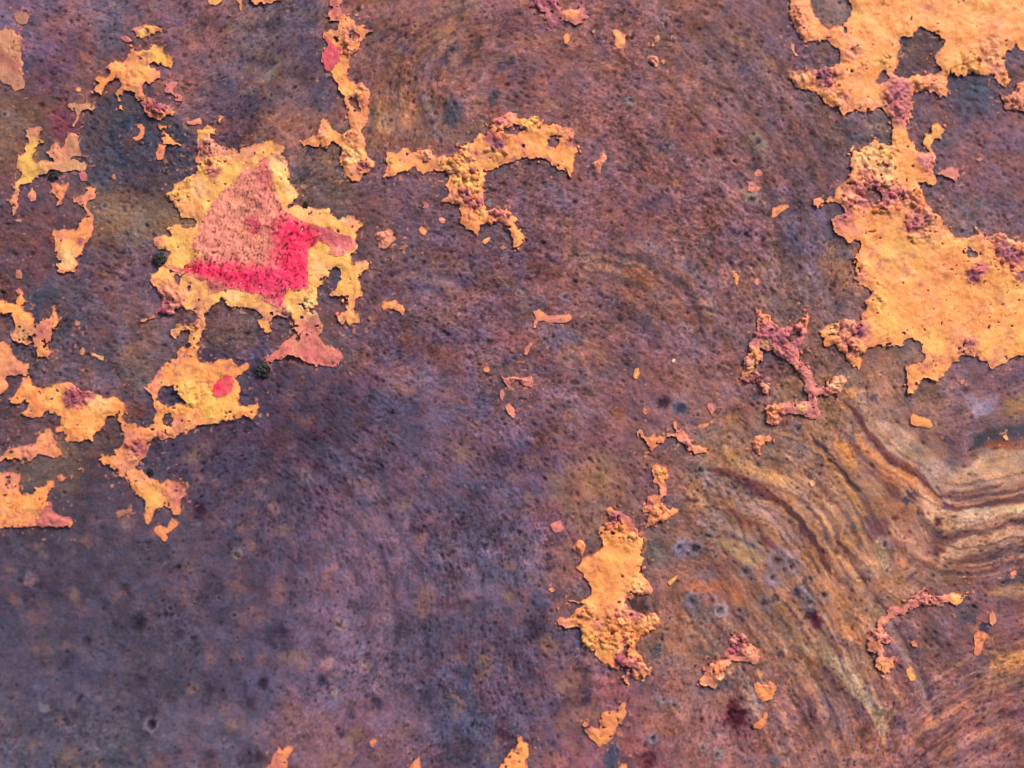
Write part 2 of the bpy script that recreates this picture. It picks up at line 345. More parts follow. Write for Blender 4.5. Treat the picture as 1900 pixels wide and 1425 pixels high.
 ("480 155 500 140 520 120", 8, (138,122,100), .6), ("400 70 450 40 520 15", 10, (122,98,88), .45), ("455 110 440 125", 9, (72,66,82), .5),
 ("1350 65 1400 90 1440 120", 10, (136,108,86), .5), ("1290 280 1330 330 1370 390", 7, (128,98,88), .35), ("1300 190 1370 230 1420 280", 6, (130,98,90), .35),
 ("1055 400 1052 440 1060 480", 5, (134,100,84), .5), ("1070 485 1120 478 1180 495 1230 530", 7, (140,104,80), .6), ("1080 500 1140 500 1190 530", 6, (146,108,82), .5),
 ("1160 550 1190 575 1205 600", 6, (134,98,80), .5), ("1440 400 1480 450 1520 520 1540 570", 10, (110,98,118), .55), ("1530 440 1560 490 1575 540", 8, (136,106,86), .6),
 ("1350 520 1400 540 1450 600", 7, (128,98,84), .5), ("720 520 780 505 830 520 860 560", 6, (120,94,90), .45), ("700 560 760 540 820 545", 5, (122,92,88), .35),
 ("1060 620 1100 640 1140 690", 10, (136,102,84), .5), ("1040 660 1070 690 1090 730", 8, (134,98,82), .5), ("1110 690 1150 730", 8, (112,88,96), .4),
 ("990 620 1040 610 1080 640", 14, (112,94,108), .45), ("920 640 950 620 975 640", 16, (122,74,74), .5), ("940 690 950 680", 10, (122,102,84), .6),
 ("870 770 885 790 898 805", 5, (134,106,96), .7), ("1250 740 1275 735", 12, (110,96,112), .4),
 ("1355 790 1365 780 1350 775", 12, (150,114,84), .6), ("1300 840 1320 830", 10, (140,104,84), .6), ("1240 850 1250 840", 14, (140,96,76), .6),
 ("1080 900 1110 880 1120 910", 20, (138,108,88), .55), ("1060 930 1050 900", 12, (116,72,74), .5), ("1100 1005 1110 985 1105 970", 14, (128,112,96), .6), ("1080 1110 1075 1085", 12, (94,84,86), .6),
 ("1040 1060 1060 1070", 14, (140,96,80), .4), ("1210 1010 1225 1030 1220 1055", 14, (108,98,92), .6),
 ("1225 740 1235 760", 7, (58,28,46), .9), ("1250 755 1270 762", 9, (76,80,98), .8), ("1100 1040 1090 1100", 8, (92,80,84), .5),
 # slate and blue stains
 ("1140 1380 1135 1400 1130 1430", 10, (62,78,108), .85), ("1440 1260 1436 1290 1432 1310", 9, (80,78,92), .6), ("1435 1400 1440 1420", 10, (84,80,94), .6),
 ("1800 150 1820 170 1835 165", 14, (76,84,108), .8), ("1740 270 1750 275", 9, (66,78,100), .85), ("1810 375 1820 385", 8, (70,80,102), .8), ("1795 205 1800 208", 7, (66,66,84), .7),
 ("1570 470 1580 480", 8, (84,84,98), .7), ("1610 525 1610 540", 8, (60,62,80), .85), ("1622 245 1618 235", 12, (104,98,88), .6), ("1600 255 1575 265", 7, (82,80,98), .6),
 ("230 230 215 260 235 300 250 330", 14, (58,56,78), .55), ("95 555 80 540 70 575", 18, (66,66,88), .6), ("140 590 155 590", 14, (86,86,106), .5), ("260 480 275 500", 9, (84,62,70), .4),
 ("160 405 175 390 185 380", 7, (66,70,86), .6), ("570 275 585 285", 8, (62,64,86), .8), ("540 310 560 330 545 350", 9, (78,76,90), .55), ("600 300 620 290", 12, (128,100,78), .55), ("480 130 500 110", 10, (68,62,82), .4),
 ("870 1240 868 1300 872 1400", 12, (76,80,112), .6), ("812 950 800 1000 805 1060", 10, (82,70,96), .5), ("770 880 800 940 815 1000", 9, (84,72,98), .45),
 ("905 375 915 370", 9, (88,86,88), .7), ("900 385 912 395", 6, (70,70,82), .6), ("1050 390 1040 350 1010 340", 8, (112,104,118), .45),
 ("690 1380 685 1388", 7, (58,74,102), .9), ("1320 990 1350 1000 1330 1030", 10, (110,98,92), .4),
 ("680 275 690 265 700 275", 10, (124,98,78), .6), ("702 273 704 275", 4, (58,56,72), .8), ("1405 1330 1400 1290 1385 1260", 14, (118,104,100), .6),
 # reddish zones
 ("1362 1325 1368 1340", 22, (66,26,42), .9), ("1380 1355 1385 1365", 14, (122,58,66), .5), ("1512 1150 1518 1160", 12, (96,48,64), .7), ("1240 755 1232 745", 8, (64,32,46), .7),
 ("105 210 112 230 108 250", 20, (92,48,66), .6), ("90 440 95 455", 9, (84,42,56), .6), ("140 730 160 740", 14, (84,46,62), .6), ("1740 965 1737 970", 9, (104,52,62), .6),
 ("1505 700 1512 720", 10, (86,44,62), .5), ("560 510 568 500", 5, (90,60,60), .2), ("1480 610 1460 600", 12, (128,74,70), .7), ("1850 1290 1880 1300", 18, (122,72,74), .5),
 ("310 510 300 540 285 560", 16, (74,50,78), .5), ("150 560 155 565", 14, (72,54,82), .5),
 # blotches in the purple field
 ("500 940 515 950", 10, (132,100,96), .6), ("700 925 680 905 660 895", 12, (124,92,92), .6), ("620 1045 605 1070 615 1085", 14, (136,98,98), .55), ("788 1080 792 1110 785 1140", 16, (128,100,98), .55),
 ("750 970 760 985", 10, (116,90,92), .5), ("600 1225 615 1240", 13, (158,112,104), .7), ("675 1232 685 1245", 11, (148,116,104), .6), ("628 1155 640 1165", 10, (150,122,110), .65),
 ("620 1287 614 1292", 7, (166,146,118), .7), ("545 1300 535 1310", 10, (136,104,102), .5), ("445 1020 440 1030", 8, (136,112,104), .6), ("440 980 450 975", 8, (124,94,92), .5),
 ("70 1075 50 1080", 14, (146,118,114), .6), ("85 1310 75 1320", 14, (130,122,124), .55), ("230 1090 250 1110", 12, (64,52,74), .5), ("255 1155 260 1165", 16, (54,48,70), .8), ("485 1265 490 1275", 9, (54,44,66), .8),
 ("592 1262 600 1268", 8, (54,48,84), .7), ("870 1060 880 1050 890 1080", 12, (120,94,98), .5), ("300 1175 320 1180", 10, (110,98,102), .5), ("640 1390 660 1400", 14, (150,110,94), .6), ("700 1400 715 1410", 10, (150,116,96), .6),
 ("720 1340 760 1300 790 1260", 10, (110,90,104), .4), ("560 870 580 900 570 880", 9, (118,104,120), .5), ("610 860 640 880 680 910", 8, (112,92,104), .4), ("330 900 350 930", 10, (66,46,62), .4), ("290 1350 275 1340", 8, (58,50,70), .7),
 ("370 940 365 960", 14, (62,34,54), .6), ("372 965 360 970", 6, (130,134,158), .5), ("700 690 740 720 800 700", 14, (112,88,84), .4), ("740 630 760 620", 9, (128,106,88), .5), ("640 1180 600 1190", 9, (112,92,104), .4),
 ("150 95 160 110 165 120", 14, (152,102,92), .6), ("190 105 195 115", 8, (130,88,84), .5), ("275 15 290 10", 14, (122,116,112), .6), ("210 830 225 815", 14, (104,78,72), .5), ("245 400 270 395", 20, (118,96,80), .35), ("210 410 200 425", 12, (122,106,88), .4),
 ("440 500 470 610", 12, (102,80,74), .2), ("225 975 240 985", 6, (132,100,92), .6), ("225 700 260 690 270 670", 14, (118,96,86), .5),
 ("1315 555 1320 575", 9, (142,124,104), .6), ("1150 470 1200 450 1230 460", 6, (124,94,88), .4), ("1370 350 1385 370 1380 350", 9, (146,110,76), .45), ("1440 20 1430 60", 9, (98,80,92), .4),
 # arches, waves and rings surveyed one by one
 ("793 72 820 64 843 34 884 15", 9, (150, 112, 82), 0.7, 0.55, 0.7, 1.0),
 ("922 45 892 61 873 79 858 102 846 132 843 159", 9, (142, 100, 88), 0.7, 0.55, 0.7, 1.0),
 ("907 64 884 83 869 110 862 144", 7, (84, 66, 74), 0.7, 0.55, 0.7, 1.0),
 ("990 91 945 98 914 113 892 140 886 159", 6, (148, 114, 98), 0.65, 0.55, 0.7, 1.0),
 ("967 106 937 117 914 140 907 163", 6, (92, 74, 80), 0.6, 0.55, 0.7, 1.0),
 ("839 185 841 208 846 231", 13, (76, 72, 80), 0.85, 0.55, 0.7, 1.0),
 ("922 163 913 182 909 197", 9, (74, 72, 84), 0.8, 0.55, 0.7, 1.0),
 ("797 166 801 204 809 246 820 265", 8, (134, 118, 126), 0.65, 0.55, 0.7, 1.0),
 ("828 234 846 253 869 250 892 231 899 212", 7, (138, 108, 90), 0.65, 0.55, 0.7, 1.0),
 ("782 159 784 204 793 242 809 272", 6, (96, 72, 76), 0.55, 0.55, 0.7, 1.0),
 ("816 125 824 95 843 76", 7, (96, 72, 76), 0.6, 0.55, 0.7, 1.0),
 ("756 166 758 200 761 234", 15, (160, 114, 82), 0.7, 0.55, 0.7, 1.0),
 ("716 193 717 219 718 246", 11, (152, 120, 90), 0.7, 0.55, 0.7, 1.0),
 ("1036 121 1077 117 1115 125 1157 117", 5, (156, 114, 92), 0.55, 0.55, 0.7, 1.0),
 ("994 182 1009 193", 18, (152, 102, 80), 0.6, 0.55, 0.7, 1.0),
 ("1020 76 1058 68 1096 76 1134 91", 6, (140, 100, 90), 0.45, 0.55, 0.7, 1.0),
 ("1043 144 1081 140 1126 148", 6, (96, 70, 76), 0.45, 0.55, 0.7, 1.0),
 ("688 23 695 11 703 4", 9, (148, 108, 84), 0.6, 0.55, 0.7, 1.0),
 ("824 11 862 23 892 8", 12, (140, 106, 84), 0.5, 0.55, 0.7, 1.0),
 ("1050 406 1052 446 1050 499", 6, (146, 110, 88), 0.65, 0.55, 0.7, 1.0),
 ("1063 499 1094 486 1129 486 1174 497 1218 517 1253 552 1275 592", 9, (154, 110, 80), 0.75, 0.55, 0.7, 1.0),
 ("1099 468 1147 475 1200 488 1244 517 1280 552 1297 592 1306 627", 7, (94, 68, 78), 0.65, 0.55, 0.7, 1.0),
 ("1112 526 1147 534 1187 552 1227 574 1253 601 1266 636", 9, (146, 100, 86), 0.6, 0.55, 0.7, 1.0),
 ("1103 508 1147 512 1191 530 1231 557", 5, (96, 70, 76), 0.55, 0.55, 0.7, 1.0),
 ("1085 561 1129 561 1174 579 1209 609 1227 645", 7, (100, 74, 80), 0.5, 0.55, 0.7, 1.0),
 ("1077 592 1099 583 1116 574", 8, (152, 116, 94), 0.6, 0.55, 0.7, 1.0),
 ("1054 632 1077 662 1090 698 1094 733", 10, (150, 110, 86), 0.65, 0.55, 0.7, 1.0),
 ("1032 662 1063 649", 8, (150, 116, 88), 0.6, 0.55, 0.7, 1.0),
 ("1068 685 1085 715 1099 742", 6, (80, 70, 84), 0.6, 0.55, 0.7, 1.0),
 ("1006 640 1032 627 1063 627", 14, (116, 96, 114), 0.6, 0.55, 0.7, 1.0),
 ("1209 689 1235 707", 22, (150, 98, 82), 0.5, 0.55, 0.7, 1.0),
 ("1182 451 1227 466 1271 490 1310 526 1332 565", 12, (132, 110, 124), 0.5, 0.55, 0.7, 1.0),
 ("1121 592 1156 609 1182 645 1191 680", 8, (148, 104, 88), 0.5, 0.55, 0.7, 1.0),
 ("953 627 979 645 966 671", 20, (126, 78, 74), 0.5, 0.55, 0.7, 1.0),
 ("1068 459 1074 473", 7, (70, 62, 78), 0.7, 0.55, 0.7, 1.0),
 ("909 733 926 760 944 790", 7, (130, 102, 98), 0.4, 0.55, 0.7, 1.0),
 ("1318 962 1375 983 1417 1004", 9, (152, 132, 118), 0.7, 0.55, 0.7, 1.0),
 ("1287 991 1344 1007 1396 1025", 6, (98, 86, 88), 0.6, 0.55, 0.7, 1.0),
 ("1271 1092 1318 1087 1360 1098 1391 1124", 9, (170, 112, 78), 0.75, 0.55, 0.7, 1.0),
 ("1318 1004 1370 1014 1406 1030 1419 1043", 9, (164, 138, 100), 0.75, 0.55, 0.7, 1.0),
 ("1443 905 1484 936 1521 978 1547 1020 1573 1056 1599 1092", 14, (188, 142, 98), 0.85, 0.55, 0.7, 1.0),
 ("1484 1020 1516 1051 1536 1082 1547 1108", 9, (186, 136, 92), 0.75, 0.55, 0.7, 1.0),
 ("1396 905 1438 926 1479 962 1510 1004 1531 1040 1557 1077", 8, (118, 70, 68), 0.85, 0.55, 0.7, 1.0),
 ("1562 1004 1588 1051 1614 1082", 6, (112, 76, 78), 0.6, 0.55, 0.7, 1.0),
 ("1708 905 1724 931 1739 962 1760 977 1791 968 1838 953 1968 944", 14, (188, 158, 120), 0.9, 0.55, 0.7, 1.0),
 ("1739 900 1755 921 1786 927 1838 923 1968 895", 10, (112, 78, 82), 0.85, 0.55, 0.7, 1.0),
 ("1737 944 1765 946 1812 939 1864 932 1968 913", 4, (112, 66, 68), 0.8, 0.55, 0.7, 1.0),
 ("1755 957 1812 949 1875 943 1968 931", 4, (206, 176, 132), 0.6, 0.55, 0.7, 1.0),
 ("1729 1007 1765 998 1802 983 1968 960", 10, (112, 82, 90), 0.8, 0.55, 0.7, 1.0),
 ("1744 1033 1791 1014 1838 1004 1968 986", 14, (184, 150, 116), 0.85, 0.55, 0.7, 1.0),
 ("1755 1064 1802 1041 1838 1030 1968 1012", 12, (122, 92, 94), 0.75, 0.55, 0.7, 1.0),
 ("1854 1077 1880 1069 1968 1064", 6, (96, 78, 88), 0.7, 0.55, 0.7, 1.0),
 ("1846 1100 1875 1092 1968 1082", 10, (174, 134, 94), 0.8, 0.55, 0.7, 1.0),
 ("1838 1241 1869 1228 1968 1207", 15, (192, 142, 92), 0.9, 0.55, 0.7, 1.0),
 ("1812 1222 1854 1207 1968 1186", 9, (118, 84, 86), 0.55, 0.55, 0.7, 1.0),
 ("1838 1274 1875 1264 1968 1248", 9, (126, 86, 84), 0.5, 0.55, 0.7, 1.0),
 ("1516 1207 1557 1228 1588 1259 1614 1295 1635 1337 1640 1389", 11, (162, 144, 112), 0.85, 0.55, 0.7, 1.0),
 ("1500 1222 1542 1254 1573 1295 1599 1342 1609 1399", 10, (108, 76, 80), 0.75, 0.55, 0.7, 1.0),
 ("1458 1233 1500 1274 1531 1326 1552 1399", 8, (158, 118, 96), 0.65, 0.55, 0.7, 1.0),
 ("1484 1295 1500 1316 1510 1352", 14, (102, 62, 82), 0.65, 0.55, 0.7, 1.0),
 ("1666 1399 1698 1358 1734 1332 1781 1316 1828 1306", 11, (160, 116, 94), 0.75, 0.55, 0.7, 1.0),
 ("1708 1410 1744 1363 1791 1342 1854 1329 1968 1311", 9, (110, 70, 74), 0.75, 0.55, 0.7, 1.0),
 ("1739 1420 1771 1378 1812 1363 1890 1350 1968 1342", 9, (164, 120, 96), 0.65, 0.55, 0.7, 1.0),
 ("1646 1347 1656 1300 1651 1274", 10, (152, 118, 90), 0.6, 0.55, 0.7, 1.0),
 ("1823 1337 1854 1332", 12, (160, 126, 104), 0.6, 0.55, 0.7, 1.0),
 ("1791 1410 1838 1384 1968 1368", 8, (112, 72, 76), 0.6, 0.55, 0.7, 1.0),
 ("1552 1129 1578 1160 1599 1191 1609 1212", 15, (168, 124, 88), 0.7, 0.55, 0.7, 1.0),
 ("1521 1150 1547 1186 1578 1202", 7, (116, 92, 102), 0.6, 0.55, 0.7, 1.0),
 ("1432 1118 1448 1144 1443 1181", 10, (164, 128, 90), 0.55, 0.55, 0.7, 1.0),
 ("1412 1191 1448 1212 1479 1233", 9, (142, 116, 96), 0.5, 0.55, 0.7, 1.0),
 ("1677 999 1703 1020 1724 1035", 8, (172, 138, 112), 0.6, 0.55, 0.7, 1.0),
 ("1604 968 1635 983", 16, (124, 78, 90), 0.5, 0.55, 0.7, 1.0),
 ("1464 1025 1474 1040", 16, (164, 146, 152), 0.7, 0.55, 0.7, 1.0),
 ("1432 1077 1443 1092", 13, (160, 146, 154), 0.7, 0.55, 0.7, 1.0),
 ("1484 1092 1505 1103", 12, (156, 138, 142), 0.6, 0.55, 0.7, 1.0),
 ("1438 1105 1443 1113", 8, (48, 44, 74), 0.9, 0.55, 0.7, 1.0),
 ("1271 1113 1287 1116", 11, (152, 144, 158), 0.75, 0.55, 0.7, 1.0),
 ("1339 1129 1354 1134", 11, (148, 138, 146), 0.7, 0.55, 0.7, 1.0),
 ("1250 1017 1276 1022", 13, (154, 142, 152), 0.65, 0.55, 0.7, 1.0),
 ("1297 1066 1328 1072", 14, (150, 136, 142), 0.5, 0.55, 0.7, 1.0),
 ("1503 1139 1516 1155", 13, (96, 40, 56), 0.8, 0.55, 0.7, 1.0),
]
def family(pts, offs, spacing, cols, alpha, width):
    p = np.array([float(v) for v in pts.split()]).reshape(-1, 2)
    for _ in range(2):                                   # smooth the guide
        q = np.empty((2 * len(p), 2)); nx = np.vstack([p[1:], p[-1:]])
        q[0::2] = p * 0.75 + nx * 0.25; q[1::2] = p * 0.25 + nx * 0.75; p = q[:-1]
    t = np.gradient(p, axis=0); nrm = np.stack([-t[:, 1], t[:, 0]], 1) / (np.hypot(t[:, 0], t[:, 1])[:, None] + 1e-6)
    for n_, k in enumerate(range(*offs)):
        off = k * spacing + random.uniform(-0.25, 0.25) * spacing
        wig = off + 0.25 * spacing * np.sin(np.linspace(0, random.uniform(4, 9), len(p)) + random.uniform(0, 6))
        a, b = sorted((random.uniform(0, 0.3), random.uniform(0.7, 1)))
        q = (p + nrm * wig[:, None])[int(a * len(p)):max(int(b * len(p)), 3)]
        if len(q) > 2: stroke(' '.join('%.1f' % v for v in q.ravel()), width * random.uniform(0.6, 1.3), cols[n_ % len(cols)], alpha * random.uniform(0.6, 1.1), 0.35, 0.5, 1.0)
def arcs(cx, cy, r0, r1, step, a0, a1, cols, alpha, width):
    pt = ' '.join('%.1f %.1f' % (cx + r0 * math.cos(math.radians(a)) , cy + r0 * math.sin(math.radians(a))) for a in np.linspace(a0, a1, 9))
    for n_, r in enumerate(np.arange(r0, r1, step)):
        pt = ' '.join('%.1f %.1f' % (cx + r * math.cos(math.radians(a)) * 1.12 + 0.09 * r * math.sin(a / 17 + 1.3 + 0.3 * n_), cy + r * math.sin(math.radians(a)) + 0.07 * r * math.sin(a / 13 + 0.25 * n_)) for a in np.linspace(a0 + random.uniform(-8, 55), a1 - random.uniform(-8, 45), 11))
        stroke(pt, width * random.uniform(0.6, 1.3), cols[n_ % len(cols)], alpha * random.uniform(0.35, 1.2), 0.9, 0.8, 1.0)
O1, O2, D1, D2, G1 = (176, 136, 98), (158, 114, 84), (92, 66, 72), (112, 76, 76), (150, 132, 122)
arcs(800, 640, 50, 180, 19, -160, -20, [(134, 104, 92), (86, 68, 76)], .52, 7)
arcs(470, 230, 60, 240, 20, -125, -35, [(134, 112, 96), (82, 66, 76)], .45, 7)
family("1400 60 1460 130 1500 230 1540 330 1560 430 1560 540", (-7, 8), 19, [(128, 98, 92), (94, 72, 80), (142, 110, 92)], .55, 6)
family("1150 60 1250 130 1340 230 1400 340 1440 460 1450 560", (-8, 9), 21, [(132, 98, 92), (92, 66, 72)], .45, 6)
family("560 870 640 890 700 930 760 1010 795 1100 800 1200 790 1320", (-5, 6), 26, [(114, 96, 104), (74, 62, 80)], .38, 6)
family("1180 860 1230 940 1260 1040 1270 1150 1240 1260", (-4, 7), 18, [(150, 116, 96), D2, (134, 98, 88)], .5, 6)
family("1290 950 1380 1000 1440 1080 1500 1170 1560 1270 1610 1400 1640 1470", (-9, 10), 19, [(182, 140, 98), D2, (164, 144, 114), (112, 78, 78), (176, 130, 98)], .45, 6)
family("1350 856 1409 879 1460 896 1498 921 1532 959 1553 1002 1574 1044 1591 1078", (-6, 9), 17, [(178, 138, 98), D1, G1, (192, 148, 98), D2], .4, 5)
for t in STROKES: stroke(*t)
family("1350 856 1409 879 1460 896 1498 921 1532 959 1553 1002 1574 1044 1591 1078", (-5, 7), 21, [(196, 154, 104), (98, 62, 66), G1], .5, 2.6)
family("1290 950 1380 1000 1440 1080 1500 1170 1560 1270 1610 1400", (-6, 7), 27, [(186, 146, 104), (96, 66, 70)], .5, 2.6)
FINE = [(190, 150, 104), (112, 78, 76), (166, 138, 112), (178, 130, 90), (98, 70, 74)]
family("1330 850 1409 872 1460 890 1498 915 1535 955 1560 1000 1590 1060 1620 1110", (-9, 12), 9, FINE, .5, 2.6)
family("1290 950 1380 1000 1440 1080 1500 1170 1560 1270 1610 1400 1640 1470", (-8, 9), 11, FINE, .45, 2.8)
family("1590 740 1610 795 1655 840 1715 880 1765 915 1830 900 1960 880", (-2, 7), 8, FINE, .5, 2.4)
family("1725 930 1760 975 1810 972 1870 955 1960 938", (-4, 12), 9, FINE, .5, 2.6)
family("1650 1470 1690 1400 1750 1340 1840 1290 1960 1250", (-6, 8), 13, FINE, .4, 3)
family("1270 860 1320 900 1370 960 1400 1040", (-4, 6), 10, FINE, .4, 2.6)
family("1062 600 1062 490 1130 488 1200 510 1260 560 1290 640", (-3, 5), 15, [(150, 112, 86), (98, 72, 78)], .5, 4.5)
family("745 260 760 150 800 80 870 40 950 30", (-3, 6), 15, [(146, 112, 86), (98, 74, 80)], .5, 4.5)
# pale rings with a dark pit at the centre
for (x, y, r, c) in [(1405,262,12,(160,144,116)),(1320,576,9,(150,132,108)),(1300,875,8,(164,152,124)),(1440,1040,16,LIL),(1432,1075,12,LIL),(1470,1050,13,(150,132,144)),(1290,1018,13,LIL),(1262,1015,11,LIL),(1285,1115,13,(150,138,150)),
                      (1212,1370,9,(152,140,150)),(1335,1135,10,(152,140,140)),(1250,1310,10,(146,128,138)),(1395,370,10,(158,140,120)),(1640,1010,9,LIL),(1500,1120,12,(150,128,134)),(280,1345,11,(150,142,160)),
                      (1530,1105,11,(152,132,138)),(1478,795,8,(150,138,156)),(440,1028,8,(150,126,112)),(630,1160,10,(148,120,108)),(1230,1300,9,(146,130,140)),(1330,1400,9,(150,136,140)),(1305,1390,8,(146,132,140)),(565,885,9,(126,118,138)),
                      (1420,1120,10,(156,138,144)),(1385,1060,12,(150,134,140)),(1052,745,8,(124,106,116)),(1050,552,8,(128,116,130)),(1240,270,8,(140,124,120)),(1170,190,7,(150,136,132))]:
    r *= 1.2
    j0, j1 = np.searchsorted(GX, [x - 2.5 * r, x + 2.5 * r]); i0, i1 = np.searchsorted(GY, [y - 2.5 * r, y + 2.5 * r])
    qx, qy = X[i0:i1, j0:j1], Y[i0:i1, j0:j1]
    d = np.hypot(qx - x + 4 * fbm(qx, qy, 12, 33), qy - y + 4 * fbm(qx, qy, 12, 35)) / r
    a = (0.95 * np.exp(-((d - 0.75) / 0.45) ** 2) * np.clip(0.7 + 0.7 * fbm(qx, qy, 8, 36), 0, 1))[..., None]
    COL[i0:i1, j0:j1] = COL[i0:i1, j0:j1] * (1 - a) + np.array(c, float) * a
    a = (0.8 * np.exp(-(d / 0.33) ** 2))[..., None]
    COL[i0:i1, j0:j1] = COL[i0:i1, j0:j1] * (1 - a) + np.array((52, 40, 50), float) * a
    RELIEF[i0:i1, j0:j1] += 1.0 * np.exp(-((d - 0.8) / 0.35) ** 2) - 2.0 * np.exp(-(d / 0.35) ** 2)

# corrosion grain that runs along the old rolling and run-off directions: x y radius angle(deg, photo axes, y down)
FLOW = """100 100 200 20; 250 300 200 30; 500 100 200 -35; 500 300 150 -20; 300 500 150 20; 200 700 200 15; 760 200 120 88; 850 80 120 -35; 1000 130 200 15; 1200 150 200 25; 1350 130 150 33
1250 350 200 32; 1450 350 150 45; 1500 500 150 58; 1400 600 150 45; 1000 400 200 20; 900 550 200 20; 1100 550 200 28; 1150 700 200 35; 1600 30 100 30; 1750 300 200 40; 1800 150 150 30
600 750 200 35; 400 1000 250 -40; 150 1200 250 -45; 150 1000 200 -30; 600 1000 200 60; 650 1250 250 -60; 350 1300 200 -50; 850 950 150 60; 900 1200 150 75; 1050 900 120 60; 1100 1100 150 70; 1080 1330 150 75
1400 900 120 38; 1500 950 120 42; 1580 850 100 50; 1680 850 80 42; 1750 900 60 30; 1830 900 80 -12; 1830 980 80 -15; 1850 800 80 -15; 1650 960 100 50; 1400 1080 120 50; 1550 1080 120 52; 1450 1250 120 60; 1600 1250 120 65; 1300 1250 120 70
1750 1150 120 40; 1850 1230 100 -20; 1800 1380 120 -40; 1650 1390 100 -60; 1620 740 60 70; 1300 1000 100 25; 1530 760 80 50"""
fs = np.array([[float(v) for v in z.split()] for z in FLOW.replace("\n", ";").split(";") if z.strip()])
C2 = np.zeros(X.shape); S2 = np.zeros(X.shape)
for x, y, r, a in fs:
    w = np.exp(-((X - x) ** 2 + (Y - y) ** 2) / (r * 0.7) ** 2) + 1e-5
    C2 += w * math.cos(math.radians(2 * a)); S2 += w * math.sin(math.radians(2 * a))
ANG = 0.5 * np.arctan2(S2, C2) + 0.25 * fbm(X, Y, 50, 41)
def lic(src, n):
    H, Wd = src.shape
    acc = src.copy(); I0, J0 = np.mgrid[0:H, 0:Wd].astype(np.float32)
    for sgn in (1, -1):
        i, j = I0.copy(), J0.copy()
        for k in range(n):
            a = ANG[np.clip(i, 0, H - 1).astype(int), np.clip(j, 0, Wd - 1).astype(int)]
            i += sgn * np.sin(a); j += sgn * np.cos(a)
            acc += src[np.clip(np.rint(i), 0, H - 1).astype(int), np.clip(np.rint(j), 0, Wd - 1).astype(int)]
    acc -= acc.mean(); return acc / acc.std()
white = rng.standard_normal(X.shape).astype(np.float32)
blur = white.copy()
for _ in range(2):
    blur = (blur + np.roll(blur, 1, 0) + np.roll(blur, -1, 0) + np.roll(blur, 1, 1) + np.roll(blur, -1, 1)) / 5
iso = (white + 0.6 * (np.roll(white, 1, 0) + np.roll(white, 1, 1))); iso /= iso.std()
GR1 = 0.8 * iso + 0.45 * lic(white, 1); GR2 = lic(blur, 4); GR3 = lic(blur, 14)
# how pitted each region is (smooth in the lower left corner and along the run lines)
PIT = np.clip(0.75 + 0.5 * fbm(X, Y, 120, 51) - 0.55 * np.exp(-(((X - 250) / 560) ** 2 + ((Y - 1200) / 330) ** 2)) - 0.55 * np.exp(-((X - 1780) ** 2 + (Y - 880) ** 2) / 190 ** 2) - 0.2 * np.exp(-((X - 1500) ** 2 + (Y - 1000) ** 2) / 250 ** 2)
              + 0.35 * np.exp(-((X - 1150) ** 2 + (Y - 300) ** 2) / 380 ** 2), 0.12, 1.3)
med = fbm(X, Y, 26, 61)
BLM = np.exp(-(((X - 250) / 620) ** 2 + ((Y - 1150) / 330) ** 2) ** 2)
RUN = np.clip(np.exp(-((X - 1600) ** 2 + (Y - 980) ** 2) / 330 ** 2) * 1.3, 0, 1)     # run-off area where the grain is drawn out
blotch = fbm(X, Y, 10, 65, 2)
shade = 1 + 0.085 * GR1 * PIT + (0.012 - 0.008 * RUN) * GR2 + 0.03 * RUN * GR3 + 0.13 * med + (0.10 - 0.07 * BLM) * fbm(X, Y, 90, 63) + 0.13 * blotch * PIT
COL *= np.clip(shade, 0.45, 1.6)[..., None]
hue = fbm(X, Y, 36, 71)[..., None]; hue2 = fbm(X, Y, 14, 77)[..., None]
COL += hue * (1 - 0.75 * BLM[..., None]) * np.array((9, 0, -9)) + hue2 * np.array((8, 1, -7)) + 0.3 * GR2[..., None] * np.array((1.5, 0.6, -1.0))
RELIEF += 0.20 * GR1 * PIT + 0.10 * GR2 + 0.7 * med + 0.45 * blotch * PIT
# deep dark corrosion pits
for x, y, r, c in [(1365, 1332, 25, (64, 18, 34)), (1515, 1155, 12, (78, 30, 48)), (1233, 748, 10, (50, 20, 36)), (256, 1158, 13, (44, 38, 58)), (487, 1270, 9, (46, 36, 58)), (368, 946, 12, (50, 24, 44)), (1740, 968, 8, (84, 36, 46)), (283, 1345, 8, (44, 38, 56)),
                   (930, 1368, 12, (74, 36, 50)), (1478, 1100, 9, (52, 46, 74)), (596, 1264, 8, (44, 40, 76)), (230, 1095, 10, (50, 42, 60)), (1200, 1412, 14, (84, 34, 48)), (160, 1190, 8, (52, 44, 62)), (700, 1305, 9, (62, 50, 72)), (1448, 1215, 7, (60, 40, 62)), (1265, 760, 8, (60, 62, 82))]:
    w = int(1.6 * r / 2) + 3; i, j = np.searchsorted(GY, y), np.searchsorted(GX, x)
    sl = (slice(i - w, i + w), slice(j - w, j + w)); qx, qy = X[sl], Y[sl]
    d = np.hypot(qx - x + 0.3 * r * fbm(qx, qy, r * 0.8, 155), (qy - y) * 0.85 + 0.3 * r * fbm(qx, qy, r * 0.8, 157)) / r
    a = (0.92 * np.exp(-d ** 3.5) * np.clip(0.85 + 0.5 * fbm(qx, qy, 6, 158), 0.3, 1))[..., None]
    COL[sl] = COL[sl] * (1 - a) + np.array(c) * a; RELIEF[sl] -= 0.2 * r * np.exp(-d ** 3)
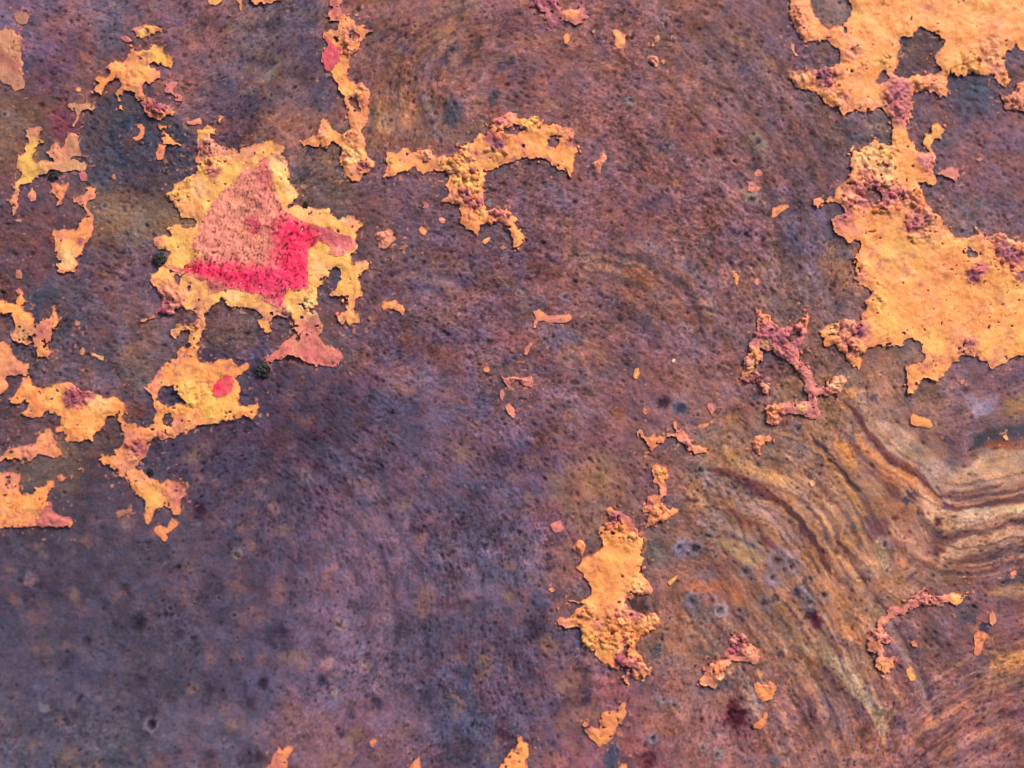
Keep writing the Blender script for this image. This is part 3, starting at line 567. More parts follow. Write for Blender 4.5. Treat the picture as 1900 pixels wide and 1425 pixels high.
# small blisters with pale rims, in loose clusters
for k in range(520):
    x, y = rng.uniform(-30, 1930), rng.uniform(-30, 1455)
    i, j = np.searchsorted(GY, y), np.searchsorted(GX, x)
    if rng.random() > np.clip(0.25 + 1.3 * fbm(np.array([x]), np.array([y]), 110, 141)[0], 0.04, 1): continue
    r = 3.0 + 4.5 * rng.random() ** 2
    w = int(3 * r / 2) + 2
    sl = (slice(max(i - w, 0), i + w), slice(max(j - w, 0), j + w))
    qx, qy = X[sl], Y[sl]
    d = np.hypot(qx - x + 1.6 * fbm(qx, qy, 6, 143), qy - y + 1.6 * fbm(qx, qy, 6, 145)) / r
    a = (rng.uniform(0.3, 0.75) * np.exp(-((d - 0.85) / 0.4) ** 2))[..., None]
    c0 = COL[i, j]
    COL[sl] = COL[sl] * (1 - a) + (c0 * 0.6 + np.array((68, 60, 64))) * a
    a = (0.75 * np.exp(-(d / 0.45) ** 2))[..., None]
    COL[sl] = COL[sl] * (1 - a) + np.array((52, 34, 44)) * a
    RELIEF[sl] += 0.9 * np.exp(-((d - 0.9) / 0.35) ** 2) - 1.4 * np.exp(-(d / 0.45) ** 2)
# rusty mottles in the plum field, lower left
for k in range(300):
    x, y = rng.uniform(330, 1090), rng.uniform(830, 1440)
    if k > 130: x, y = rng.uniform(0, 560), rng.uniform(960, 1440)
    if k > 205: x, y = rng.normal(995, 55), rng.uniform(840, 1420)
    i, j = np.searchsorted(GY, y), np.searchsorted(GX, x)
    r = 5 + 20 * rng.random() ** 2; dark = rng.random() < 0.3
    w = int(1.8 * r / 2) + 3
    sl = (slice(i - w, i + w), slice(max(j - w, 0), j + w)); qx, qy = X[sl], Y[sl]
    if qx.size == 0: continue
    d = np.hypot(qx - x + 0.7 * r * fbm(qx, qy, r * 1.2, 147), qy - y + 0.7 * r * fbm(qx, qy, r * 1.2, 149)) / r
    a = ((0.6 if dark else 0.68) * np.exp(-d ** 3 * 1.2) * np.clip(0.8 + 0.8 * fbm(qx, qy, 8, 151), 0.15, 1))[..., None]
    COL[sl] = COL[sl] * (1 - a) + np.array((52, 40, 60) if dark else ((158, 116, 104), (142, 104, 102), (156, 124, 104))[k % 3]) * a
# individual pits
NP = 24000
pxs, pys = rng.uniform(-40, 1940, NP), rng.uniform(-40, 1465, NP)
CLU = np.clip(0.45 + 1.5 * fbm(X, Y, 60, 57), 0.02, 1.7)
for x, y, u, v, q in zip(pxs, pys, rng.random(NP), rng.random(NP), rng.random(NP)):
    j, i = np.searchsorted(GX, x), np.searchsorted(GY, y)
    if q > PIT[i, j] * 0.8 * (0.45 + 0.8 * CLU[i, j]): continue
    a = ANG[i, j]; r = 1.15 + 0.9 * u + 1.3 * u ** 12; e = 1.1 + 0.75 * v
    i0, i1, j0, j1 = i - 4, i + 5, j - 4, j + 5
    dx, dy = X[i0:i1, j0:j1] - x, Y[i0:i1, j0:j1] - y
    uu = (dx * math.cos(a) + dy * math.sin(a)) / (r * e); vv = (-dx * math.sin(a) + dy * math.cos(a)) / r
    g = np.exp(-(uu * uu + vv * vv))
    RELIEF[i0:i1, j0:j1] -= (0.5 + r * 0.55) * g
    b = ((0.38 + 0.36 * v) * g)[..., None]
    COL[i0:i1, j0:j1] = COL[i0:i1, j0:j1] * (1 - b) + (COL[i0:i1, j0:j1] * 0.22 + np.array((26, 10, 20), float)) * b
luma = (COL * np.array((0.3, 0.55, 0.15))).sum(-1, keepdims=True)
sat = 1.13 - 0.25 * sstep(-6, 14, COL[..., 2:] - COL[..., :1])
COL = np.clip((luma + (COL - luma) * sat) * 0.94, 12, 245)

def plate_height(x, y, field=None):
    f = LOWREL if field is None else field
    j = np.clip(np.searchsorted(GX, x) - 1, 0, len(GX) - 2); i = np.clip(np.searchsorted(GY, y) - 1, 0, len(GY) - 2)
    tx = (x - GX[j]) / (GX[j + 1] - GX[j]); ty = (y - GY[i]) / (GY[i + 1] - GY[i])
    return (f[i, j] * (1 - tx) + f[i, j + 1] * tx) * (1 - ty) + (f[i + 1, j] * (1 - tx) + f[i + 1, j + 1] * tx) * ty

def build_plate():
    H, Wd = X.shape
    top = to_world(X.ravel(), Y.ravel(), RELIEF.ravel())
    idx = np.arange(H * Wd).reshape(H, Wd)
    f = np.stack([idx[1:, :-1], idx[1:, 1:], idx[:-1, 1:], idx[:-1, :-1]], -1).reshape(-1, 4)
    ring = np.concatenate([idx[0, :], idx[1:, -1], idx[-1, -2::-1], idx[-2:0:-1, 0]])
    low = top[ring].copy(); low[:, 2] = -0.004
    base = len(top); n = len(ring); k = np.arange(n); k2 = (k + 1) % n
    side = np.stack([ring[k], ring[k2], base + k2, base + k], -1)
    v = np.concatenate([top, low]); c = lin(COL.reshape(-1, 3)) * K * np.array((0.93, 0.95, 1.01))
    c = np.concatenate([c, c[ring]])
    me = make_mesh("rusted_plate", v, np.concatenate([f, side]), MAT_RUST, c)
    o = link("rusted_metal_plate", me)
    o["kind"] = "structure"; o["label"] = "pitted purple brown rusted metal plate under the peeling paint"
    return o


# ------------------------------------------------------------------ paint
CC = dict(Y=(255, 184, 102), O=(255, 162, 94), S=(234, 150, 122), L=(255, 198, 98), P=(190, 106, 116), M=(122, 68, 104), V=(166, 88, 114), T=(212, 156, 116), K=(214, 128, 124), C=(255, 200, 138), R=(240, 60, 104), B=(240, 148, 98))
# colours of the paint at places: x y radius letter
DOTS = """
575 600 16 P; 590 590 12 (150,100,96); 560 600 10 S; 12 85 26 (214,152,118); 28 125 14 (172,100,90); 8 108 12 (160,98,88); 20 150 14 (186,128,112)
285 105 30 L; 258 62 14 L; 178 168 12 S; 290 138 14 S; 262 165 10 S; 285 195 26 P; 300 205 12 V; 250 57 7 S; 292 55 9 S; 62 238 10 K; 52 285 30 L; 50 330 24 L; 30 378 16 S; 110 280 24 S; 145 285 18 T; 120 315 24 T; 160 365 22 S; 165 420 20 B
125 480 26 C; 112 435 14 S; 150 452 8 V; 82 615 20 K; 25 690 26 S; 38 620 24 T; 15 570 20 O; 100 735 22 Y; 185 750 20 C; 150 728 20 P; 135 740 16 V; 165 733 12 P; 60 760 26 B; 235 810 16 S; 55 835 20 S; 90 840 22 B
258 832 16 V; 235 860 26 S; 270 890 16 S; 282 920 24 Y; 325 910 22 K; 335 925 14 K; 20 890 22 S; 290 700 18 S; 300 820 18 S; 330 790 18 S; 345 725 30 L; 400 760 30 L; 300 655 10 S
385 278 22 (218,142,136); 420 270 22 (206,134,124); 450 280 20 (214,142,112); 395 322 13 P; 305 545 26 S; 310 565 22 P; 300 580 16 V; 325 560 14 S; 350 540 12 C; 290 450 14 S; 655 410 14 S; 645 405 8 S; 575 570 24 C; 520 575 12 (208,142,130); 530 590 10 (200,140,130); 290 480 12 V
590 470 20 Y; 640 505 22 Y; 670 490 10 S; 655 560 26 Y; 365 595 14 S; 370 570 12 S; 340 590 6 Y; 375 620 10 S; 355 650 14 O; 330 370 24 Y; 370 330 20 Y; 355 420 14 Y; 330 425 20 Y; 520 330 26 Y; 365 325 16 Y; 575 385 26 C; 630 400 14 C; 520 310 22 C; 540 350 18 C; 430 545 20 C; 590 500 16 C; 370 350 14 C
620 15 20 (186,100,108); 688 62 12 S; 650 62 9 P; 625 65 12 Y; 640 85 14 B; 625 135 14 Y; 650 175 18 Y; 682 185 8 (236,128,92); 680 215 6 (232,110,84); 675 310 13 P; 655 290 16 C; 600 245 14 S; 625 255 14 O; 660 320 12 S
570 625 26 (214,124,116); 545 640 14 S; 530 668 9 C; 610 650 26 (216,124,112); 550 620 10 K
720 300 14 Y; 790 290 18 S; 755 295 10 S; 840 305 30 Y; 910 290 20 Y; 870 330 26 Y; 912 262 14 V; 925 268 12 M; 905 252 10 V; 930 222 18 P; 950 208 12 S; 985 225 16 Y; 1045 235 14 S; 1062 262 8 P; 860 362 12 P; 868 364 8 M; 835 365 12 S; 875 385 12 P; 890 375 10 P; 865 400 18 B; 925 398 12 P; 938 410 12 S; 960 440 16 O
1015 0 16 V; 1005 30 20 P; 985 10 12 V; 1062 25 18 O
1470 15 14 S; 1485 45 14 S; 1480 70 10 S; 1525 138 20 V; 1530 145 12 M; 1480 140 14 C; 1535 165 12 S; 1560 185 12 S; 1660 160 22 P; 1680 165 16 P; 1665 185 22 V; 1672 200 20 P; 1665 220 14 P; 1720 150 24 B; 1735 165 16 S; 1670 235 10 S
1590 90 20 S; 1575 105 12 S; 1640 110 24 Y; 1780 110 24 Y; 1835 85 20 S; 1830 105 16 (214,150,118); 1800 125 20 Y; 1850 130 16 S; 1640 275 26 Y; 1600 290 26 C; 1640 320 26 C; 1610 330 18 S; 1590 345 18 S; 1620 350 16 P; 1600 365 20 P; 1575 370 14 S; 1640 370 18 V; 1665 360 16 P; 1690 375 14 S; 1565 355 10 B; 1515 375 8 B; 1568 398 12 V; 1560 415 20 (222,130,124); 1585 425 14 S; 1700 412 18 V; 1708 430 10 M; 1690 425 14 V; 1720 405 12 P; 1735 410 10 S
1715 395 8 S; 1720 310 12 P; 1730 290 10 S; 1710 300 12 P; 1700 360 14 B; 1730 250 14 Y; 1740 235 8 O; 1805 512 14 V; 1803 515 8 M; 1820 500 12 P; 1868 472 14 M; 1860 460 14 V; 1885 480 14 V; 1890 515 10 M; 1850 440 14 S; 1870 450 10 C; 1825 440 10 S
1560 610 20 S; 1575 600 16 S; 1595 615 16 V; 1600 620 8 M; 1570 640 12 P; 1580 660 14 B; 1545 610 10 C; 1800 640 14 V; 1785 650 10 S; 1735 700 14 O; 1620 600 12 C; 1600 560 14 B; 1595 510 12 S; 1850 160 12 S; 1880 190 20 S
1740 30 90 O; 1620 60 40 O; 1700 60 50 O; 1800 40 60 O; 1850 70 30 B; 1750 560 40 O; 1700 540 40 O; 1830 590 40 O; 1650 480 30 Y; 1640 560 24 Y; 1680 470 30 Y; 1720 450 30 Y; 1650 600 24 Y; 1720 630 30 Y; 1840 650 30 Y; 1880 630 24 Y; 1870 550 24 Y; 1770 440 20 Y; 1690 600 24 O; 1750 500 24 B
1418 590 14 B; 1425 615 18 P; 1440 625 16 V; 1420 640 10 C; 1400 655 12 O; 1395 675 10 C; 1385 690 12 Y; 1408 705 12 P; 1422 720 7 C; 1455 660 14 P; 1480 690 16 K; 1500 730 16 K; 1555 712 16 C; 1540 735 10 B; 1435 765 16 B; 1485 757 12 C; 1510 765 12 K; 1490 600 12 B; 1475 630 12 V; 1470 605 10 P
1140 960 16 V; 1160 955 12 V; 1175 975 12 P; 1150 975 10 O; 1120 1000 10 Y; 1190 1005 8 Y; 1125 1035 12 Y; 1180 1085 16 C; 1205 1095 10 S; 1150 1080 30 O; 1100 1050 20 O; 1120 1120 30 O; 1155 1115 8 C; 1150 1140 14 S; 1180 1135 18 P; 1110 1155 14 S; 1075 1140 12 B; 1080 1160 14 O; 1045 1155 12 S; 1090 1182 16 Y; 1120 1200 14 Y; 1155 1175 18 O; 1150 1225 12 V; 1165 1230 12 P; 1170 1245 8 M; 1180 1240 14 S; 1205 1240 12 S; 1215 1165 12 B; 1205 1150 10 C; 1160 1260 6 K
1375 1190 18 (208,120,124); 1355 1210 12 (204,112,126); 1385 1205 6 C; 1395 1215 8 S; 1330 1240 14 B; 1302 1262 10 Y; 1340 1265 10 C; 1415 1280 14 O; 1430 1270 8 S
1715 1110 14 K; 1690 1120 10 K; 1740 1112 8 S; 1775 1110 14 Y; 1660 1135 14 K; 1635 1170 12 S; 1640 1185 8 K; 1620 1195 10 B; 1638 1235 14 Y; 1655 1222 8 B
1215 815 14 B; 1260 800 8 K; 1275 815 14 K; 1300 830 10 B; 1320 765 10 K; 1405 825 14 B; 1222 880 14 O; 1228 905 10 S; 1215 935 14 B; 1200 940 8 K; 1230 965 16 B; 1248 945 8 Y
505 1400 16 K; 530 1395 12 B; 1005 590 10 B; 1030 592 10 K; 945 705 10 K; 975 705 10 K; 1095 1350 8 P; 1120 1345 18 B; 1110 1375 10 O
"""
def parse_dots():
    out = []
    for z in DOTS.replace("\n", ";").split(";"):
        t = z.split()
        if len(t) == 4:
            c = CC[t[3]] if t[3] in CC else tuple(float(v) for v in t[3].strip("()").split(","))
            out.append((float(t[0]), float(t[1]), float(t[2]), c))
    return out
DOTL = parse_dots()
# where the paint is broken into crumbs: x y radius strength
CRUMBLE = """270 100 16 .4; 235 145 22 .5; 285 200 26 1; 225 150 12 .5; 145 735 26 1; 258 835 22 1; 310 560 32 1; 340 345 34 .6; 390 300 30 .8; 385 275 22 .9; 355 600 24 .9; 350 740 40 .45; 300 820 26 .6; 385 720 24 .4
650 75 20 .9; 645 95 16 .9; 665 170 16 .7; 650 250 24 .6; 650 290 24 .9; 675 310 16 1; 600 255 12 .5; 575 565 26 .6; 530 585 16 .7; 525 335 16 .4
790 290 14 .8; 850 300 36 1; 870 335 32 1; 920 280 20 .9; 925 235 26 1; 985 225 22 1; 860 365 24 1; 885 385 20 1; 920 400 24 1; 1040 240 14 .5; 725 300 8 .3; 870 400 16 .6; 1055 260 10 .6
1475 30 22 .8; 1490 60 16 .7; 1530 145 34 1; 1485 145 20 .9; 1550 180 20 .9; 1580 100 22 .7; 1665 180 30 1; 1670 210 22 1; 1720 155 26 .8; 1600 120 20 .6; 1640 115 16 .5; 1835 95 24 .7; 1800 120 26 .8; 1850 130 18 .7; 1640 290 40 .7; 1600 340 34 1; 1640 365 40 1; 1575 375 24 1; 1690 370 22 1; 1705 420 32 1; 1570 410 16 .5; 1720 400 22 1; 1600 300 20 .6
1805 512 20 .8; 1865 470 36 1; 1850 440 22 .9; 1890 510 16 .9; 1570 615 34 1; 1580 645 24 1; 1600 505 16 .5; 1625 560 20 .5; 1800 640 18 .6; 1650 620 14 .3; 1870 180 40 .8; 1730 310 20 .8; 1810 430 16 .6
1425 610 40 1; 1450 640 30 1; 1395 670 26 1; 1405 705 26 1; 1480 600 24 1; 1480 690 26 .6; 1550 720 24 .9; 1435 765 24 1; 1500 750 24 .6
1140 975 26 .7; 1170 1000 22 .6; 1185 1090 22 .6; 1150 1170 44 1; 1090 1180 26 .9; 1170 1235 30 1; 1200 1150 30 1; 1080 1140 24 .8; 1070 1010 20 .7; 1210 1160 20 .9
1375 1195 28 1; 1330 1245 20 .8; 1415 1275 18 .7; 1715 1110 30 .9; 1640 1180 24 .9; 1640 1230 18 .5; 1225 880 16 .6; 1220 950 24 .7; 1275 820 20 .5; 1405 825 18 .7; 710 440 18 .9; 1250 540 3 .1; 1210 112 12 .9; 1110 300 18 .8; 960 700 20 .7; 1020 10 30 .5; 985 15 20 .9"""
CRL = [[float(v) for v in z.split()] for z in CRUMBLE.replace("\n", ";").split(";") if z.strip()]

REG = dict(A=(0, 0, 4.75), B=(380, 0, 4.75), C=(0, 280, 4.75), D=(270, 250, 4.2156), E=(0, 540, 4.75), F=(240, 500, 4.1304), G=(0, 780, 4.75), H=(680, 180, 4.75),
           I=(1440, 0, 4.1304), J=(1440, 200, 4.1304), K=(1440, 420, 4.1304), L=(1300, 500, 4.75), M=(940, 900, 4.75), N=(980, 1125, 4.75), O=(1560, 1030, 5.588),
           P=(1150, 720, 4.75), Q=(860, 540, 4.75), R=(1240, 1125, 4.75), S=(480, 1125, 4.75), U=(960, 0, 4.75), V=(1080, 240, 4.75), W=(1440, 660, 4.1304), Z=(0, 0, 1.0))
def outline(txt):
    """'A x y x y B x y ...' : plate survey points, each letter names the survey sheet"""
    pts = []; reg = None; buf = []
    for t in txt.split():
        if t in REG: reg = REG[t]; continue
        buf.append(float(t))
        if len(buf) == 2:
            pts.append((reg[0] + buf[0] / reg[2], reg[1] + buf[1] / reg[2])); buf = []
    return np.array(pts)

def sdf_poly(p, x, y):
    d2 = np.full(x.shape, 1e12, np.float32); ins = np.zeros(x.shape, bool)
    q = np.roll(p, -1, 0)
    for (ax, ay), (bx, by) in zip(p.astype(np.float32), q.astype(np.float32)):
        ex, ey = bx - ax, by - ay
        wx, wy = x - ax, y - ay
        t = np.clip((wx * ex + wy * ey) / (ex * ex + ey * ey + 1e-9), 0, 1)
        rx, ry = wx - ex * t, wy - ey * t
        np.minimum(d2, rx * rx + ry * ry, out=d2)
        if ay != by:
            ins ^= ((ay > y) != (by > y)) & (x < ex * (y - ay) / (ey if ey else 1) + ax)
    return np.sqrt(d2) * np.where(ins, -1, 1)

def pigment(x, y, base):
    c = np.empty(x.shape + (3,)); c[:] = np.array(base, float)
    wx = x + 5 * fbm(x, y, 22, 81); wy = y + 5 * fbm(x, y, 22, 84)
    x0, x1, y0, y1 = x.min(), x.max(), y.min(), y.max()
    for dx, dy, r, col in DOTL:
        if dx < x0 - 2 * r or dx > x1 + 2 * r or dy < y0 - 2 * r or dy > y1 + 2 * r: continue
        a = np.exp(-(((wx - dx) ** 2 + (wy - dy) ** 2) / (r * r)) ** 1.3 * 0.9)[..., None] * 0.92
        c = c * (1 - a) + np.array(col, float) * a
    return c

def crumble(x, y):
    v = np.zeros(x.shape)
    for cx, cy, r, s in CRL:
        if abs(cx - x.mean()) > 500 + r or abs(cy - y.mean()) > 500 + r: continue
        v = np.maximum(v, s * np.exp(-(((x - cx) ** 2 + (y - cy) ** 2) / (r * r)) ** 1.5))
    return v

SEED = [0]
MODE = ["build"]
PSDF = np.full(X.shape, 99.0)
def survey(P, Hs):
    a = np.concatenate(P); lo = a.min(0) - 36; hi = a.max(0) + 36
    j0, j1 = np.searchsorted(GX, [max(lo[0], -60), min(hi[0], 1960)]); i0, i1 = np.searchsorted(GY, [max(lo[1], -60), min(hi[1], 1485)])
    if j1 - j0 < 4 or i1 - i0 < 4: return
    qx, qy = X[i0:i1:2, j0:j1:2].astype(np.float32), Y[i0:i1:2, j0:j1:2].astype(np.float32)
    v = np.min([sdf_poly(p, qx, qy) for p in P], 0)
    for h in Hs: v = np.maximum(v, -sdf_poly(h, qx, qy))
    v = np.repeat(np.repeat(v, 2, 0), 2, 1)[:i1 - i0, :j1 - j0]
    PSDF[i0:i1, j0:j1] = np.minimum(PSDF[i0:i1, j0:j1], v)
def paint_mesh(name, polys, holes, base, mat, thick, step, rag, lift=None, specks=0, lump=1.0, curl=1.0, dotted=True, holes_noise=False):
    """one continuous flake of paint with a raised ragged edge; lift = function giving the height it lies on"""
    SEED[0] += 1; o = SEED[0] * 5
    allp = np.concatenate(polys)
    lo = allp.min(0) - 6; hi = allp.max(0) + 6
    lo = np.maximum(lo, (-90, -90)); hi = np.minimum(hi, (1990, 1515))
    gx = np.arange(lo[0], hi[0] + step, step); gy = np.arange(lo[1], hi[1] + step, step)
    x, y = np.meshgrid(gx.astype(np.float32), gy.astype(np.float32))
    wx = x + rag * (2.3 * fbm(x, y, 14, 91) + 2.3 * fbm(x, y, 6, 93, 2)); wy = y + rag * (2.3 * fbm(x, y, 14, 95) + 2.3 * fbm(x, y, 6, 97, 2))
    s = np.min([sdf_poly(p, wx, wy) for p in polys], 0)
    for h in holes: s = np.maximum(s, -sdf_poly(h, wx, wy))
    if holes_noise:                                                     # frayed borders: pin holes and nicks where the paint is breaking up
        fr = np.clip(0.35 + 1.2 * fbm(x, y, 60, 98), 0, 1) * np.exp(-np.maximum(-s, 0) / 11)
        s = np.maximum(s, np.where(fbm(x, y, 8, 99, 2) > 1.05 - 0.75 * fr, 1.0, -9.0))
        s = s + fr * 1.6 * np.clip(fbm(x, y, 5, 100, 2), -0.3, 1.5)
    gyv, gxv = np.gradient(s, step)
    ins = s < 0
    cm = ins[:-1, :-1] | ins[1:, :-1] | ins[:-1, 1:] | ins[1:, 1:]
    if not cm.any(): return None
    gn = np.maximum(gxv ** 2 + gyv ** 2, 0.3)
    px = np.where(ins, x, x - np.clip(s * gxv / gn, -1.3 * step, 1.3 * step)); py = np.where(ins, y, y - np.clip(s * gyv / gn, -1.3 * step, 1.3 * step))
    d = np.maximum(-s, 0)
    cr = crumble(x, y) * lump
    f1, id1 = worley(x + 5 * fbm(x, y, 13, 101), y + 5 * fbm(x, y, 13, 103), 15, 1); f2, id2 = worley(x + 2.5 * fbm(x, y, 6, 102), y + 2.5 * fbm(x, y, 6, 104), 7, 2)
    lumps = np.clip(1 - (f1 / 0.9) ** 1.6, 0, 1) ** 0.7 * (0.25 + 1.1 * id1) * 5.5 + np.clip(1 - (f2 / 0.9) ** 1.5, 0, 1) * (0.2 + id2) * 2.6 + 2.0 * fbm(x, y, 24, 106) + 1.2 * fbm(x, y, 5, 108, 2) - 1.8
    edge = sstep(0, 3.0, d)
    cu = np.clip(0.5 + 0.9 * fbm(x, y, 38, 105), 0, 1.5)
    z = thick * (0.55 + 0.45 * sstep(0, 14, d)) * (0.8 + 0.35 * fbm(x, y, 30, 110)) + curl * cu * cu * 1.7 * np.exp(-d / 6) + np.minimum(1, d / 14) * (1.3 * fbm(x, y, 44, 107)) + 1.0 * cr * edge * lumps + (1 - 0.5 * cr) * 0.28 * fbm(x, y, 7, 109) * edge
    # low scaly texture: thin brush-lapped plates on the smooth parts
    f3, id3 = worley(x + 3 * fbm(x, y, 12, 113), (y + x * 0.6) + 3 * fbm(x, y, 12, 115), 15, 3)
    z = z + (1 - np.clip(cr, 0, 1)) * edge * (id3 - 0.5) * 0.75
    z = np.maximum(z, 0.9)
    ground = plate_height(px, py) if lift is None else lift(px, py)
    col = pigment(x, y, base) if dotted else np.broadcast_to(np.array(base, float), x.shape + (3,)).copy()
    if callable(specks): col, z = specks(x, y, col, z, d)
    if dotted:
        u = (x * 0.8 + y * 0.6) / 2.2; v = -x * 0.6 + y * 0.8
        mot = (np.clip(fbm(u, v, 12, 131, 3) * 1.5 - 0.15, 0, 1) * 0.5 * (1 - np.clip(cr, 0, 1)) * np.clip((col[..., 0] - 235) / 15, 0, 1))[..., None]
        col = col * (1 - mot) + np.array((255, 190, 112)) * mot
        bleed = (np.clip(fbm(x, y, 46, 135) * 1.6 - 0.45, 0, 1) * 0.25 * (1 - np.clip(cr, 0, 1)) * np.clip(0.6 + 0.8 * fbm(x, y, 9, 136), 0, 1))[..., None]
        col = col * (1 - bleed) + np.array((222, 128, 88)) * bleed
        ck = np.exp(-(fbm(x * 0.9 + y * 0.3, y * 0.9 - x * 0.3, 30, 137, 3) / 0.035) ** 2) * np.clip(fbm(x, y, 34, 138) * 3 - 0.5, 0, 1) * edge
        col = col * (1 - 0.5 * ck[..., None]) + np.array((120, 64, 50)) * 0.5 * ck[..., None]; z = z - 0.9 * ck
    tone = 1 + 0.05 * fbm(x, y, 30, 121) + 0.05 * fbm(x, y, 8, 123) + (id3 - 0.5) * 0.10 + cr * ((id1 - 0.5) * 0.16)
    cav = cr * edge * np.clip((f1 - 0.45) * 1.6, 0, 0.8)                     # dark plum colour in the crevices between crumbs
    col = col * tone[..., None]; col = col * (1 - cav[..., None] * 0.9) + np.array((88, 44, 58)) * cav[..., None] * 0.9
    if dotted:                                                          # borders crumbling into pink and mauve rust
        bw = np.clip(fbm(x, y, 48, 127) * 1.4 + 0.2, 0, 1) * 13 + 1.2
        br = (np.exp(-(d / bw) ** 2) * np.clip(0.55 + 0.9 * fbm(x, y, 9, 129), 0, 0.9) * np.clip((col[..., 0] - 150) / 60, 0, 1))[..., None]
        mixc = np.where((fbm(x, y, 7, 133) > 0.25)[..., None], np.array((164, 92, 108)), np.array((222, 138, 116)))
        col = col * (1 - 0.85 * br) + mixc * 0.85 * br
    rim = (np.exp(-d / 2.2) * np.clip(0.25 + 0.6 * fbm(x, y, 16, 125), 0, 0.7))[..., None]   # rusty stain creeping in at the edge
    col = col * (1 - rim) + np.array((206, 124, 104)) * rim if dotted else col
    col = np.clip(col, 10, 255)
    idx = -np.ones(x.shape, int); used = np.zeros(x.shape, bool)
    used[:-1, :-1] |= cm; used[1:, :-1] |= cm; used[:-1, 1:] |= cm; used[1:, 1:] |= cm
    idx[used] = np.arange(used.sum()); nv = int(used.sum())
    a, b, c, e = idx[1:, :-1], idx[1:, 1:], idx[:-1, 1:], idx[:-1, :-1]
    faces = np.stack([a[cm], b[cm], c[cm], e[cm]], -1)
    pad = np.pad(cm, 1)
    ed = []
    up_, dn, lf, rt = pad[:-2, 1:-1], pad[2:, 1:-1], pad[1:-1, :-2], pad[1:-1, 2:]
    for nb, p, q in ((dn, a, b), (rt, b, c), (up_, c, e), (lf, e, a)):
        m = cm & ~nb; ed.append(np.stack([p[m], q[m]], -1))
    ed = np.concatenate(ed)
    vx, vy, vz = px[used], py[used], (ground + z)[used]
    top = to_world(vx, vy, vz)
    bv = np.unique(ed); nb_ = len(bv); remap = -np.ones(nv, int); remap[bv] = nv + np.arange(nb_)
    gl = np.sqrt(gn[used])[bv]
    lowp = to_world(vx[bv] - 2.2 * gxv[used][bv] / gl, vy[bv] - 2.2 * gyv[used][bv] / gl, ground[used][bv] - 1.6)
    side = np.stack([remap[ed[:, 1]], remap[ed[:, 0]], nb_ + remap[ed[:, 0]], nb_ + remap[ed[:, 1]]], -1)
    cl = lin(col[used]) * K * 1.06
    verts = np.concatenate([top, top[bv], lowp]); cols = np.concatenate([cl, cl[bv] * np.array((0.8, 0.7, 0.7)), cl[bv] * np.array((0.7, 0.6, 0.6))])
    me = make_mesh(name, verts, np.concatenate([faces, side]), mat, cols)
    fieldz = ground + z
    def look(qx, qy):
        j = np.clip(((qx - gx[0]) / step).astype(int), 0, len(gx) - 2); i = np.clip(((qy - gy[0]) / step).astype(int), 0, len(gy) - 2)
        tx = np.clip((qx - gx[j]) / step, 0, 1); ty = np.clip((qy - gy[i]) / step, 0, 1)
        return (fieldz[i, j] * (1 - tx) + fieldz[i, j + 1] * tx) * (1 - ty) + (fieldz[i + 1, j] * (1 - tx) + fieldz[i + 1, j + 1] * tx) * ty
    return dict(me=me, x=x, y=y, s=s, cr=cr, z=fieldz, col=col, look=look)

# rounded crumbs of broken paint, a few shared shapes
def crumb_shapes(n=6):
    out = []
    import bmesh
    for k in range(n):
        bm = bmesh.new(); bmesh.ops.create_icosphere(bm, subdivisions=2, radius=1.0)
        ph = [random.uniform(0, 6) for _ in range(6)]
        for v in bm.verts:
            p = v.co
            f = 1 + 0.24 * math.sin(2.3 * p.x + ph[0]) + 0.24 * math.sin(2.9 * p.y + ph[1]) + 0.16 * math.sin(3.3 * p.x - 3.7 * p.z + ph[4]) + 0.1 * math.sin(4.7 * p.x + 3.9 * p.y + ph[2]) + 0.1 * math.sin(5 * p.z + 4 * p.y + ph[3])
            v.co = p * f
            v.co.z = max(v.co.z * 0.75, -0.45)
        me = bpy.data.meshes.new("paint_crumb")
        bm.to_mesh(me); bm.free()
        me.polygons.foreach_set("use_smooth", [True] * len(me.polygons)); me.materials.append(MAT_CRUMB)
        out.append(me)
    return out
CRUMBS = crumb_shapes()
crumb_total = [0]
